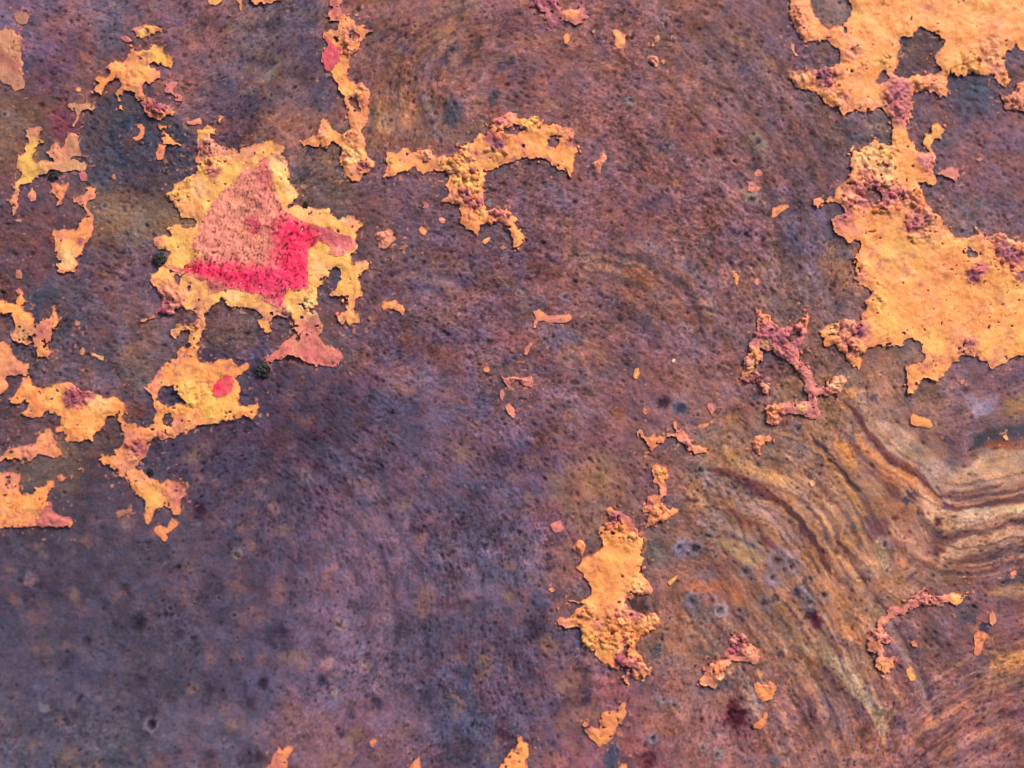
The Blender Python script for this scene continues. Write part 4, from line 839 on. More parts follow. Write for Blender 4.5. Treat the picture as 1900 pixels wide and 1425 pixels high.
def add_crumbs(obj, R, density=1.0, cap=130):
    x, y, s, cr = R["x"], R["y"], R["s"], R["cr"]
    ok = np.argwhere((s < -3.5) & (cr > 0.45) & (x > -20) & (x < 1920) & (y > -20) & (y < 1445))
    if len(ok) == 0: return
    step = x[0, 1] - x[0, 0]
    n = min(cap, int(len(ok) * step * step / 190 * density))
    pick = ok[rng.choice(len(ok), min(len(ok), n * 3), replace=False)]
    placed = []
    rimz = np.argwhere((s > 2) & (s < 7) & (fbm(x, y, 40, 181) > 0.1) & (x > 0) & (x < 1900) & (y > 0) & (y < 1425))
    if len(rimz): pick = np.concatenate([pick[:n], rimz[rng.choice(len(rimz), min(len(rimz), max(2, n // 5)), replace=False)], pick[n:]]); n = n + max(2, n // 5)
    for i, j in pick:
        if len(placed) >= n: break
        px, py = float(x[i, j]), float(y[i, j])
        r = 2.2 + 5.6 * random.random() ** 2
        out = s[i, j] > 0
        r = 1.6 + 2.0 * random.random() if out else min(r, -float(s[i, j]) * 0.95 + 1.0)
        if any((px - a) ** 2 + (py - b) ** 2 < (0.72 * (r + c)) ** 2 for a, b, c in placed): continue
        placed.append((px, py, r))
        w = to_world(np.array([px]), np.array([py]), np.array([(float(plate_height(np.array([px]), np.array([py]))[0]) + 0.2 * r) if out else R["z"][i, j] - 0.15 * r]))[0]
        o = link("paint_crumb", random.choice(CRUMBS), obj)
        o.location = w; e = random.uniform(0.75, 1.35)
        o.scale = (r * S * e, r * S / e, r * S * random.uniform(0.65, 0.95)); o.rotation_euler = (random.uniform(-.4, .4), random.uniform(-.4, .4), random.uniform(0, 6.28))
        c = np.clip(R["col"][i, j] * random.uniform(0.9, 1.12) + np.array((random.uniform(0, 14), random.uniform(-12, 4), random.uniform(-6, 8))), 20, 255)
        c = lin(c) * K; o.color = (c[0], c[1], c[2], 1)
        crumb_total[0] += 1

def thing(label, polys, holes=(), base='O', thick=4.8, rag=1.0, step=1.5, name="paint_patch", category="paint patch", group="orange paint remnants on the rusted plate", curl=1.0, crumbs=1.0, lump=1.0):
    P = [outline(p) for p in ([polys] if isinstance(polys, str) else polys)]
    Hs = [outline(h) for h in ([holes] if isinstance(holes, str) else holes)]
    if MODE[0] == "survey":
        survey(P, Hs); return None, None
    R = paint_mesh(name, P, Hs, CC[base] if isinstance(base, str) else base, MAT_PAINT, thick, step, rag, curl=curl, lump=lump, holes_noise=(name == 'paint_patch'))
    if R is None: return None, None
    o = link(name, R["me"]); o["label"] = label; o["category"] = category; o["group"] = group
    if crumbs > 0: add_crumbs(o, R, crumbs)
    return o, R

def chip(label, poly, base='O', thick=2.6, **kw):
    kw.setdefault("rag", 0.42)
    return thing(label, poly, (), base, thick, step=1.1, name="paint_chip", category="paint chip", group="small loose paint chips scattered on the rust", curl=0.4, crumbs=0.0, **kw)

def layer(parent, R, name, label, poly, base, thick=1.3, specks=0, mat=None, rag=0.6, step=1.4, dotted=False):
    if MODE[0] == "survey": return None
    P = [outline(p) for p in ([poly] if isinstance(poly, str) else poly)]
    L = paint_mesh(name, P, [], base, mat or MAT_PAINT, thick, step, rag, lift=R["look"], specks=specks, lump=0.0, curl=0.15, dotted=dotted)
    o = link(name, L["me"], parent); o["label"] = label
    return o

def paint_list():
    # ---- large and middling patches
    thing("yellow orange paint patch near the upper left corner with a mauve crumbling tail",
          "A 1150 432 1185 425 1230 445 1280 440 1325 430 1345 395 1380 405 1420 412 1450 415 1448 450 1470 480 1500 500 1525 535 1520 570 1495 598 1465 600 1440 575 1415 560 1395 575 1370 560 1345 545 1325 575 1345 600 1380 625 1405 640 1408 668 1390 700 1360 725 1325 738 1290 728 1255 745 1250 800 1270 840 1310 870 1345 870 1375 900 1430 925 1480 940 1525 960 1545 985 1520 1015 1480 1010 1450 1040 1400 1065 1360 1065 1310 1040 1285 985 1265 935 1235 915 1205 880 1195 830 1170 800 1120 800 1075 812 1050 850 1070 900 1085 980 1060 960 1040 900 1020 840 1045 800 1070 770 1055 705 1020 700 985 725 950 765 925 795 905 845 860 838 810 825 800 800 840 785 880 760 888 745 850 700 845 680 890 672 940 680 975 665 975 630 950 600 985 565 1040 545 1090 550 1130 520 1155 480",
          "A 1210 515 1270 515 1245 545")
    thing("small yellow flake with reddish ends above the yellow patch at upper left", "A 1165 265 1200 240 1260 228 1300 222 1350 232 1395 232 1425 265 1420 292 1385 288 1340 295 1310 325 1285 322 1245 345 1215 330 1190 312 1168 290", base='Y', crumbs=0)
    thing("curled salmon pink sliver right of the mauve crumbling tail at upper left", "A 1455 760 1500 735 1565 728 1575 760 1530 790 1545 820 1590 830 1615 870 1590 905 1555 905 1545 870 1525 840 1490 820 1460 810", base='K', crumbs=0)
    thing("orange triangular flake with a long point below the mauve tail at upper left", "A 1400 1095 1450 1110 1470 1130 1440 1160 1500 1190 1545 1240 1610 1280 1560 1285 1500 1280 1455 1262 1430 1250 1435 1200 1420 1150", base='O', crumbs=0)
    chip("short salmon upright stub under the pointed triangular flake at upper left", "A 1400 1270 1470 1275 1450 1340 1440 1400 1420 1420 1385 1400 1378 1350 1395 1310", 'B')
    chip("small hook shaped tan chip on the dark slate rust at upper left", "A 1205 1100 1245 1092 1275 1120 1275 1170 1255 1220 1215 1240 1180 1232 1172 1215 1215 1200 1235 1170 1235 1140 1210 1125", 'B')
    chip("tiny round yellow chip left of the yellow patch near the upper left corner", "A 665 780 690 765 718 780 712 805 685 812 664 800", 'Y')
    chip("small faded salmon chip left of the reddish ended yellow flake", "A 1060 325 1110 315 1160 345 1165 370 1130 378 1090 360", 'P')
    chip("narrow lumpy salmon chip above the upper left corner of the pink star patch", "A 1640 1060 1690 1068 1730 1055 1770 1040 1785 1075 1780 1105 1735 1100 1690 1098 1655 1095", 'S')
    thing("blurred pale tan paint remnant cut by the left edge near the top", "A -300 240 100 260 150 285 180 330 185 420 190 500 215 550 205 640 205 700 215 760 180 790 110 790 60 750 0 720 -300 720", base=(206, 146, 116), crumbs=0, thick=2.2, curl=0.2, rag=1.6)
    chip("blurred tan chip in the upper left corner", "A 130 150 180 120 240 115 258 150 235 210 200 222 150 195", (172, 124, 106), thick=2)
    thing("thin forked tan flake between the yellow patch and the bright yellow strip at left", "A 615 905 650 910 690 895 715 885 720 905 735 880 780 895 825 915 852 945 835 970 800 975 760 980 720 1000 695 1040 675 1090 655 1125 640 1105 660 1040 680 985 650 965 620 945", base='T', crumbs=0, thick=3)
    thing("bright yellow vertical strip joined to a tan lobed patch near the left edge",
          "A 230 1165 270 1135 330 1115 372 1130 370 1165 345 1195 365 1215 405 1225 400 1255 360 1262 325 1280 305 1320 300 1380 310 1412 C 330 105 400 85 440 95 490 98 480 75 440 60 A 405 1355 440 1315 460 1270 480 1245 530 1270 570 1285 590 1240 600 1200 600 1165 625 1145 660 1165 700 1180 690 1215 710 1260 710 1310 690 1350 695 1370 C 700 0 700 45 650 48 610 70 620 95 670 85 730 95 770 120 775 160 745 180 700 170 650 175 600 180 560 190 510 165 480 150 440 165 420 195 385 200 355 200 320 225 290 260 250 295 205 290 170 310 170 370 165 430 165 500 145 560 120 565 105 520 80 465 75 430 110 410 120 350 130 290 120 265 170 250 200 225 190 190 155 155 165 110 170 60 160 40 200 20 A 165 1380 230 1350 235 1300 250 1240 235 1190",
          base='T', crumbs=0.5)
    thing("salmon spike shaped flake below the dark moss tuft at left", "C 430 275 480 290 540 305 590 275 610 265 600 310 580 360 575 400 550 450 525 490 510 470 530 430 500 385 475 370 470 330", base='B', crumbs=0)
    chip("small salmon teardrop chip below the bright yellow strip at left", "C 290 320 310 360 322 400 310 440 270 445 245 405 250 370 275 350", 'S')
    chip("tiny tan dot on slate rust right of the tan lobed patch at left", "C 990 215 1020 210 1030 240 1015 262 990 245", 'T')
    chip("small dull tan chip just below the tan lobed patch at left", "C 690 200 720 170 760 200 775 265 730 265 705 240", 'P')
    chip("thin pale sliver lying alone near the left edge above middle", "C 120 610 170 598 205 605 190 630 150 625", (206, 170, 130))
    chip("dull tan chip above the orange network at the left edge", "C 150 1050 185 1045 205 1090 195 1130 150 1120 140 1090", (176, 122, 96))
    thing("tall orange flake shaped like a boot standing alone at left",
          "C 755 325 790 310 830 325 860 345 845 390 825 430 780 450 765 480 780 520 810 560 832 600 830 660 825 700 800 760 770 800 745 830 730 900 690 920 670 935 675 985 690 1020 680 1060 650 1078 600 1078 540 1072 512 1050 505 960 490 900 495 850 480 790 455 735 480 705 530 690 590 690 640 700 690 700 705 640 740 600 760 555 745 510 710 480 660 440 650 410 690 395 740 390 760 360", base='O', crumbs=0.5)
    thing("orange network with a salmon pink lobe cut by the left edge at mid height",
          "E 140 -10 170 -12 205 0 205 60 220 100 212 150 215 180 250 190 300 195 305 240 295 280 330 300 345 270 370 250 400 250 430 215 445 160 470 130 495 170 520 210 537 245 520 280 500 310 480 350 455 400 425 450 430 490 445 545 435 585 390 580 330 585 320 540 310 480 300 450 270 440 235 470 190 460 140 440 95 390 100 370 135 350 140 300 130 240 100 205 60 195 20 220 -300 260 -300 60 0 80 50 85 90 120 130 125 145 80 135 40",
          "E 245 410 270 395 300 405 290 440 250 440", base='O')
    thing("salmon patch at the left edge just under the orange network with pink lobe", "E -300 450 0 460 60 450 110 455 112 500 120 560 160 610 215 628 255 650 245 700 240 740 160 735 110 740 65 740 80 780 75 830 60 880 20 905 -300 900", base=(238, 156, 106), crumbs=0)
    o, R = thing("sprawling orange and yellow paint patch at left with a red spot and a drooping tail",
          ["E 235 755 275 775 290 825 330 855 375 875 405 845 450 832 500 828 560 810 610 815 650 835 690 850 740 880 790 880 840 910 890 930 950 940 1000 925 1045 940 1065 975 1105 985 1110 1020 1095 1060 1080 1110 1060 1150 1035 1100 1000 1095 950 1100 925 1140 915 1180 890 1235 850 1240 830 1270 825 1325 780 1305 730 1310 690 1330 640 1325 590 1330 560 1320 590 1270 570 1250 530 1240 490 1250 500 1210 540 1180 545 1130 510 1085 440 1075 400 1085 395 1110 340 1115 270 1120 215 1100 190 1070 215 1050 260 1010 265 980 240 965 200 985 170 1020 130 1010 95 970 130 920 170 860 210 800 205 760",
           "E 1060 1095 1110 1150 1130 1180 1180 1175 1240 1185 1255 1230 1300 1300 1250 1320 1220 1310 1180 1330 1130 1330 1100 1300 1110 1250 1105 1210 1085 1180 1045 1150",
           "G 1060 30 1110 60 1200 50 1250 60 1290 70 1340 40 1380 0 1450 10 1500 20 1600 30 1700 0 1800 -10 1800 30 1720 75 1620 110 1540 150 1440 180 1400 160 1380 150 1340 165 1320 210 1300 250 1310 290 1290 330 1250 345 1220 390 1200 430 1260 450 1310 500 1370 520 1420 550 1480 520 1550 520 1610 550 1640 600 1640 660 1600 720 1600 780 1580 820 1545 838 1510 815 1505 770 1460 755 1420 770 1380 790 1340 830 1330 880 1310 915 1285 890 1265 850 1275 790 1275 720 1260 680 1220 670 1190 630 1170 580 1140 530 1090 500 1040 480 990 430 940 380 880 345 875 325 930 300 1000 290 1050 250 1085 205 1110 140",
           "F 130 905 170 860 220 800 260 740 290 715 330 700 365 690 365 640 380 600 410 585 440 600 480 600 520 640 515 680 540 710 580 720 610 700 650 720 680 695 730 695 785 685 800 720 830 750 870 730 900 712 925 730 910 760 870 785 850 810 830 820 815 850 840 890 850 930 850 1000 860 1045 895 1050 925 1060 930 1020 960 1000 985 1020 1000 1060 985 1100 955 1138 900 1135 840 1140 780 1150 720 1168 640 1170 580 1185 520 1210 450 1235 400 1245 330 1280 260 1312 220 1300 210 1275 180 1290 150 1330 100 1380 60 1400 0 1330 0 1200 70 1190 120 1215 165 1195 200 1140 215 1090 195 1050 185 1010 188 965 150 935 110 912"],
          ["F 215 960 235 910 290 888 340 885 360 930 390 980 435 1035 380 1035 350 1010 345 1060 300 1060 240 1020 210 1000", "F 270 1120 300 1100 335 1120 330 1170 300 1205 270 1180 255 1150"], base='O')
    def red_spot(x, y, col, z, d):
        a = np.exp(-((x - 404) ** 2 + (y - 718) ** 2) / 7 ** 2)[..., None]
        col = np.array((236, 92, 100)) * (1 - a) + np.array((244, 30, 84)) * a
        return col, z
    layer(o, R, "red_paint_spot", "glossy pink red paint spot", "F 650 885 700 840 755 803 790 815 805 860 790 930 750 965 700 985 655 975 640 940", (238, 84, 98), specks=red_spot, thick=1.6)
    chip("dangling orange and salmon fork under the drooping tail at left", "G 1355 960 1370 935 1420 925 1470 940 1500 890 1520 860 1560 870 1590 895 1540 940 1490 985 1460 1005 1480 1040 1465 1068 1430 1055 1400 1010 1370 985", 'B')
    chip("small tan chip beside the lower left orange lump and the purple rust", "G 510 490 545 468 590 500 565 530 530 538 515 515", 'B')
    chip("flat brownish tan chip left of the drooping yellow tail", "G 1030 800 1100 790 1160 770 1175 795 1140 820 1070 840 1035 830", (168, 116, 96), thick=2)
    chip("tiny pale chip in the brown rust above the purple field at left", "G 690 430 715 410 730 425 700 440", (196, 146, 122))
    thing("orange salmon band running in from the left edge above the pink cornered patch", "G -300 380 0 328 50 290 80 265 140 245 190 225 260 215 320 200 340 160 360 120 400 80 440 65 480 110 490 160 500 215 530 260 555 305 520 330 460 325 400 300 350 290 310 320 280 350 230 370 200 345 130 338 70 355 0 350 -300 400", base=(244, 164, 104), crumbs=0.6)
    o, R = thing("orange patch at the left edge with a flat pink corner and straight lower edge", "G -300 450 60 460 120 450 180 470 185 510 165 560 185 610 240 645 290 645 325 620 315 580 350 590 390 580 410 545 430 515 465 520 480 570 450 610 440 680 440 710 470 730 470 790 520 830 580 840 630 845 655 880 630 925 580 930 520 935 460 925 400 935 340 925 280 940 220 930 160 935 120 950 60 945 0 950 -300 945", "G 60 560 90 560 85 590 65 590", base='O', crumbs=0)
    layer(o, R, "pink_paint_layer", "flat dull pink corner", "G 444 712 468 732 475 790 530 832 630 848 650 880 630 922 520 930 400 930 332 920 345 860 400 770", (206, 116, 112), thick=1.0)

    star, SR = thing("big star shaped yellow patch covered with hot pink and salmon pitted paint",
          ["D 430 90 470 60 520 75 560 70 600 90 660 100 740 95 800 100 860 85 900 70 950 55 985 35 1020 60 1050 90 1080 95 1090 130 1060 160 1090 180 1120 220 1125 280 1135 340 1150 400 1190 425 1200 465 1180 500 1150 535 1110 560 1110 580 1170 550 1230 575 1290 565 1350 575 1400 570 1450 580 1450 625 1500 655 1550 650 1600 635 1640 635 1660 670 1715 690 1680 720 1650 760 1645 810 1662 860 1660 885 1640 900 1610 930 1610 960 1625 1010 1680 990 1720 975 1750 1010 1750 1050 1720 1075 1690 1080 1675 1130 1685 1180 1690 1250 1660 1285 1630 1310 F 1715 260 1725 290 1740 330 1765 350 1765 410 1715 415 1690 445 1640 425 1600 400 1595 350 1625 340 1660 320 1675 280 1660 220 1620 200 1570 200 D 1445 1248 1490 1195 1525 1120 1520 1050 1480 1028 1450 1060 1420 1110 1380 1160 1340 1195 1345 1250 1350 1300 F 1420 290 1380 330 1340 380 1290 420 1260 450 1240 420 1200 380 1150 355 1110 370 1080 400 1085 450 1090 480 1070 505 1030 470 1000 430 985 400 1020 385 1040 370 1010 340 960 310 900 295 830 290 770 290 735 270 700 250 660 275 620 310 590 345 585 400 560 400 525 340 510 320 450 320 400 295 365 295 345 335 300 345 240 350 200 375 130 405 90 402 130 370 190 355 220 320 240 290 270 250 250 215 225 185 210 140 165 120 D 55 1090 110 1040 150 1010 175 960 200 910 175 900 110 900 70 850 65 810 110 790 170 800 210 790 205 750 170 720 220 705 280 695 300 730 340 740 400 720 410 690 380 650 330 645 280 640 265 590 220 520 180 500 150 480 210 455 220 410 260 380 300 345 340 330 390 320 400 270 400 220 405 160",
           "B -70 1150 0 1130 30 1100 150 1045 105 1130 85 1240 130 1290 60 1330 -60 1300",
           "F 400 600 440 560 460 520 490 480 440 470 420 440 470 420 520 400 525 340 560 330 590 350 590 400 580 450 560 500 540 560 545 600 520 640 470 640 420 620",
           "F 1255 452 1290 395 1360 325 1440 320 1475 400 1485 480 1440 520 1400 470 1340 470 1300 505",
           "F 315 500 325 470 360 450 400 440 430 460 390 480 380 520 345 525"],
          ["D 325 1190 355 1185 358 1215 335 1225", "D 210 1110 240 1100 262 1120 230 1130", "D 310 1025 340 1018 335 1048 315 1050"], base='Y')
    def star_specks(x, y, col, z, d):
        base = np.array((236, 142, 124), float)
        col = np.empty(x.shape + (3,)); col[:] = base
        wx = x + 6 * fbm(x, y, 18, 201) + 3 * fbm(x, y, 6, 203); wy = y + 6 * fbm(x, y, 18, 205) + 3 * fbm(x, y, 6, 207)
        def blob(cx, cy, rx, ry, c, a=0.95, ang=0.0):
            ca, sa = math.cos(ang), math.sin(ang)
            u = ((wx - cx) * ca + (wy - cy) * sa) / rx; v = (-(wx - cx) * sa + (wy - cy) * ca) / ry
            w = (a * np.exp(-(u * u + v * v) ** 1.6))[..., None]
            return col * (1 - w) + np.array(c, float) * w
        HP = (255, 48, 94)
        col = blob(490, 330, 14, 50, (222, 104, 108), .6); col = blob(450, 400, 50, 40, (228, 146, 120), .6)
        col = blob(555, 437, 46, 30, HP, .97, 0.35); col = blob(546, 490, 42, 58, HP, .97); col = blob(452, 512, 82, 24, HP, .97, 0.1); col = blob(375, 501, 50, 13, HP, .97, 0.25); col = blob(490, 525, 70, 26, (250, 58, 108), .9)
        col = blob(470, 418, 14, 18, (232, 70, 104), .75); col = blob(515, 550, 20, 26, (230, 74, 104), .85); col = blob(540, 425, 12, 16, HP, .7); col = blob(345, 493, 16, 6, HP, .9, .2)
        col = blob(625, 440, 36, 22, (196, 92, 102), .97, 0.35); col = blob(600, 428, 14, 10, (190, 84, 100), .7); col = blob(405, 530, 22, 13, (200, 106, 104), .95); col = blob(372, 476, 10, 8, (240, 176, 100), .9); col = blob(405, 322, 10, 14, (206, 100, 110), .5)
        col = blob(500, 560, 14, 8, (206, 120, 124), .7)
        fade = np.clip(0.92 - d / (3 + 6 * np.clip(0.5 + fbm(x, y, 40, 215), 0, 1)) + 0.9 * fbm(x, y, 5, 217, 2), 0, 1)
        fade = (fade * np.where((x < 470) & (y < 470), 1, 0.35) * np.where(x > 588, 0, 1))[..., None]
        col = col * (1 - 0.9 * fade) + np.array((250, 180, 112)) * 0.9 * fade
        r2 = np.random.default_rng(5)
        for _ in range(950):
            cx, cy = r2.uniform(335, 600), r2.uniform(290, 575)
            if math.hypot(cx - 470, cy - 460) > 190: continue
            a = math.radians(115 + r2.normal(0, 14)); L = 1.6 + 2.8 * r2.random() ** 2; wv = 1.1 + 0.8 * r2.random()
            j0, j1 = np.searchsorted(x[0], [cx - 9, cx + 9]); i0, i1 = np.searchsorted(y[:, 0], [cy - 9, cy + 9])
            if j1 <= j0 or i1 <= i0: continue
            dx, dy = x[i0:i1, j0:j1] - cx, y[i0:i1, j0:j1] - cy
            u = (dx * math.cos(a) + dy * math.sin(a)) / L; v = (-dx * math.sin(a) + dy * math.cos(a)) / wv
            g = np.exp(-(u * u + v * v)); z[i0:i1, j0:j1] -= 1.0 * g
            g = ((0.85 if (cy > 470 or cx > 520) else 0.5) * g)[..., None]; cc = col[i0:i1, j0:j1]
            col[i0:i1, j0:j1] = cc * (1 - g) + (cc * 0.3 + np.array((14, 0, 6))) * g
        for (ax, ay, bx, by) in [(500,288,478,312),(449,312,435,338),(438,352,425,382),(462,358,444,388),(395,388,385,404),(505,345,498,380),(358,440,362,470),(352,462,348,476),(470,402,448,440)]:
            t = np.clip(((x - ax) * (bx - ax) + (y - ay) * (by - ay)) / ((bx - ax) ** 2 + (by - ay) ** 2), 0, 1)
            d = np.hypot(x - ax - t * (bx - ax) + 1.5 * fbm(x, y, 9, 211), y - ay - t * (by - ay))
            g = np.exp(-(d / 1.0) ** 2); z -= 1.2 * g; col = col * (1 - 0.6 * g[..., None]) + np.array((96, 40, 46)) * 0.6 * g[..., None]
        return col, z
    layer(star, SR, "pink_paint_layer", "hot pink and salmon pitted top layer of paint", "D 130 1015 200 1025 300 1060 340 1010 370 980 380 930 350 900 380 820 430 700 460 620 520 540 590 450 650 410 710 370 745 290 780 260 830 260 880 235 910 200 970 165 985 150 975 220 990 300 1000 380 1040 450 1060 540 1110 610 1180 650 1260 690 1330 710 1440 730 1520 780 1600 800 1650 830 1655 870 1600 910 1540 950 1480 960 1445 930 1450 870 1400 850 1350 830 1320 860 1285 900 1275 960 1275 1040 1270 1110 1285 1180 1260 1210 1190 1215 1130 1220 1090 1250 1085 1310 1050 1365 990 1335 930 1300 900 1250 830 1240 740 1220 660 1210 580 1235 505 1250 500 1190 480 1140 440 1150 380 1115 310 1100 230 1070 160 1040",
          (214, 128, 108), thick=1.5, specks=star_specks, mat=MAT_PINK, step=1.3)
    thing("wing shaped dull pink flake below the lower tip of the pink star patch", "F 1040 670 1060 690 1110 640 1160 590 1230 520 1280 490 1300 520 1330 480 1345 440 1400 440 1420 480 1480 540 1540 600 1600 600 1640 655 1630 690 1605 740 1550 740 1490 730 1420 735 1370 720 1320 690 1270 665 1220 665 1180 690 1130 700 1090 720 1050 705", base=(220, 118, 116), crumbs=0, thick=4)
    o, R = thing("winding orange chain hanging from the top edge with a pink patch on its left side",
          ["B 1095 -300 1210 -300 1215 20 1195 60 1200 110 1240 140 1280 150 1310 185 1340 235 1400 230 1440 255 1485 280 1440 310 1390 350 1365 400 1340 450 1300 475 1285 540 1280 590 1255 625 1250 670 1290 715 1340 735 1390 730 1420 770 1455 810 1460 850 1450 900 1460 960 1440 1040 1420 1090 1390 1150 1400 1220 1420 1270 1415 1330 1430 1390 D 1725 180 1780 200 1800 230 1780 265 1740 290 1700 320 1670 370 1630 360 1580 330 1555 290 1520 240 1525 180 1530 120 1510 80 1460 65 1430 90 1370 105 1300 90 1240 95 1215 70 B 840 1240 910 1240 980 1200 1010 1150 1025 1100 1020 1075 1050 1050 1090 1070 1100 1110 1130 1150 1180 1175 1240 1165 1285 1120 1270 1060 1265 980 1240 930 1225 860 1200 820 1165 800 1165 740 1140 690 1115 645 1070 630 1055 590 1035 540 1045 460 1070 400 1055 330 1060 285 1110 265 1165 280 1170 230 1195 190 1110 190 1100 120 1110 60"],
          ["B 1280 880 1315 850 1335 880 1360 950 1365 1000 1330 980 1290 930", "B 1150 350 1170 305 1190 330", "B 1255 270 1330 285 1342 340 1290 305"], base='O')
    layer(o, R, "pink_paint_layer", "rose pink patch on the left side", "B 1058 320 1080 340 1110 390 1180 420 1195 470 1195 540 1150 580 1110 630 1072 626 1052 580 1042 530 1052 450 1077 400", (218, 92, 108), thick=1.4)
    chip("small yellow orange flake at the top edge left of the winding chain", "B 25 -200 150 -200 150 0 140 25 95 55 60 45 30 15", 'Y')
    chip("thin orange drip hanging from the top edge left of the winding chain", "B 280 -200 335 -200 330 40 320 95 305 80 310 30 285 5", 'Y')
    thing("orange flake along the top edge just left of the winding chain", "B 390 -200 700 -200 690 5 620 22 560 30 500 25 470 50 430 45 400 20", base='O', crumbs=0)
    chip("tiny tan chip on grey rust right of the top of the winding chain", "B 1320 130 1345 125 1362 112 1358 140 1340 152", 'T')
    thing("long orange T shaped patch with a round hole right of the winding chain",
          "H 150 695 175 650 185 620 165 560 180 530 170 490 220 485 300 460 340 450 370 480 400 490 450 470 500 470 540 470 580 510 600 540 640 545 700 520 760 525 800 490 835 470 830 430 865 415 920 400 960 380 1000 340 1040 300 1090 270 1120 210 1160 180 1220 160 1270 130 1320 135 1350 170 1400 210 1430 180 1480 160 1530 190 1560 230 1620 250 1660 240 1720 260 1790 270 1820 310 1815 380 1830 440 1860 480 1835 520 1820 600 1820 690 1800 718 1780 680 1750 650 1700 640 1640 610 1610 580 1570 550 1500 540 1430 535 1340 545 1290 580 1230 595 1170 600 1120 640 1060 670 1045 700 1030 760 1025 830 1020 910 1040 960 1060 1000 1130 985 1180 1000 1230 990 1260 1020 1290 1060 1330 1090 1310 1120 1340 1160 1370 1180 1380 1220 1410 1250 1375 1280 1345 1320 1320 1335 1290 1325 1295 1280 1270 1210 1230 1160 1200 1120 1165 1095 1130 1110 1100 1140 1070 1120 1000 1130 990 1180 985 1230 965 1230 950 1190 900 1160 860 1120 825 1100 820 1080 845 1040 820 1000 815 950 760 940 710 930 665 930 690 880 720 840 700 780 735 720 720 680 690 640 640 655 600 630 550 655 485 685 455 640 420 620 360 640 310 665 270 695 215 715",
          ["H 1600 390 1625 350 1670 348 1690 375 1680 420 1665 455 1625 450 1605 430", "H 1350 432 1375 406 1394 425 1370 450", "H 1200 290 1240 270 1310 250 1370 270 1390 290 1340 320 1260 330 1210 320"], base='O')
    thing("mauve and orange flake at the top edge right of centre", ["U 90 -200 370 -200 370 60 385 130 360 190 350 225 290 260 265 240 255 180 240 130 200 100 160 60 110 50", "U 365 140 400 100 460 90 530 80 560 40 580 -10 605 20 590 70 610 120 625 155 590 180 550 200 520 222 490 210 470 185 420 180 385 155"], "U 278 108 332 112 322 130 285 127", base='V')
    MAIN = "I 105 -300 100 40 95 120 130 150 140 210 170 270 210 310 210 330 260 325 320 312 380 320 430 345 480 380 500 430 490 480 440 510 380 520 320 540 270 545 200 545 130 550 95 600 130 650 180 690 240 700 300 720 340 750 380 800 420 820 480 815 500 850 505 890 540 870 600 850 680 855 740 845 795 820 830 850 875 900 880 980 870 1040 880 1100 850 1110 790 1090 745 1068 710 1110 650 1120 570 1125 540 1165 560 1200 565 1260 J 560 440 565 500 545 560 500 580 450 640 430 690 370 710 330 690 280 700 275 740 310 765 350 730 400 720 460 735 505 750 515 790 480 820 420 840 435 890 435 940 480 970 520 1000 555 1040 600 1020 635 1020 645 1080 610 1130 585 1190 605 1260 590 1310 640 1355 690 1365 735 1410 K 735 500 720 540 680 580 690 625 650 680 645 720 600 730 540 720 480 720 440 750 380 765 330 810 360 860 370 930 420 910 460 910 480 950 520 970 540 1030 590 1080 635 1100 650 1040 640 990 680 940 740 925 820 920 900 905 940 920 970 930 990 865 1045 860 1090 885 1115 930 1128 1010 1100 1045 1050 1060 985 1065 980 1110 990 1180 995 1240 980 1290 1010 1280 1050 1290 1075 1230 1090 1190 1115 1160 1180 1180 1220 1195 1255 1160 1290 1120 1310 1070 1330 1045 1390 1040 1395 1000 1430 985 1500 990 1560 1020 1610 1060 1660 1098 1700 1060 1750 1035 1810 1010 1870 1000 2300 990 J 2300 1030 1890 1030 1830 1020 1790 1000 1770 980 1730 960 1690 960 1640 980 1600 980 1560 960 1545 920 1525 910 1520 960 1510 990 1440 1000 1360 1000 1340 960 1310 930 1270 910 1270 870 1230 830 1180 790 1150 760 1140 720 1110 670 1105 620 1090 575 1140 570 1170 595 1200 600 1215 570 1195 510 1190 470 1215 420 1225 380 1210 350 1180 290 1190 260 1220 240 1265 250 1270 200 1290 180 1265 130 1220 115 1195 135 1190 180 1130 200 1130 230 1110 265 1145 300 1160 345 1110 350 1070 310 1050 260 1010 230 1000 190 1005 120 I 1010 920 1050 910 1030 860 1040 800 1040 740 1060 700 1120 695 1200 700 1250 720 1300 745 1315 700 1300 660 1315 620 1320 575 1345 560 1370 580 1430 585 1490 560 1530 580 1600 585 1650 600 1700 640 1740 675 1780 650 1785 610 1755 550 1738 490 1750 420 1790 375 1830 355 1900 390 2300 400 2300 -300"
    thing("large orange patch filling the upper right corner and running down the right side", MAIN,
          ["I 1100 205 1140 225 1180 245 1240 280 1280 305 1280 340 1240 385 1215 425 1220 480 1250 530 1270 555 1200 565 1120 580 1050 585 980 600 930 580 898 570 935 510 940 460 925 410 945 350 945 300 990 285 1050 285 1060 250",
           "I 275 -300 265 20 280 80 310 150 350 190 400 208 460 200 510 190 550 150 578 90 575 40 545 0 530 -300", "I 508 190 530 200 545 235 535 252 515 235",
           "I 765 605 790 570 800 535 830 522 855 560 860 600 840 640 800 655 775 635", "J 655 690 690 640 735 612 800 640 812 680 805 720 770 745 720 735 680 710",
           "J 820 442 845 416 850 440 830 460", "J 780 508 824 506 800 534", "J 936 692 965 656 980 702 955 720", "J 1456 1080 1470 1055 1490 1108 1535 1102 1528 1142 1485 1155 1463 1132",
           "I 300 590 335 590 325 618 308 615", "I 505 750 530 750 518 775", "I 1362 330 1388 330 1376 348", "J 1050 790 1075 775 1068 805", "K 535 905 560 900 578 960 560 975"], base='O', crumbs=1.0)
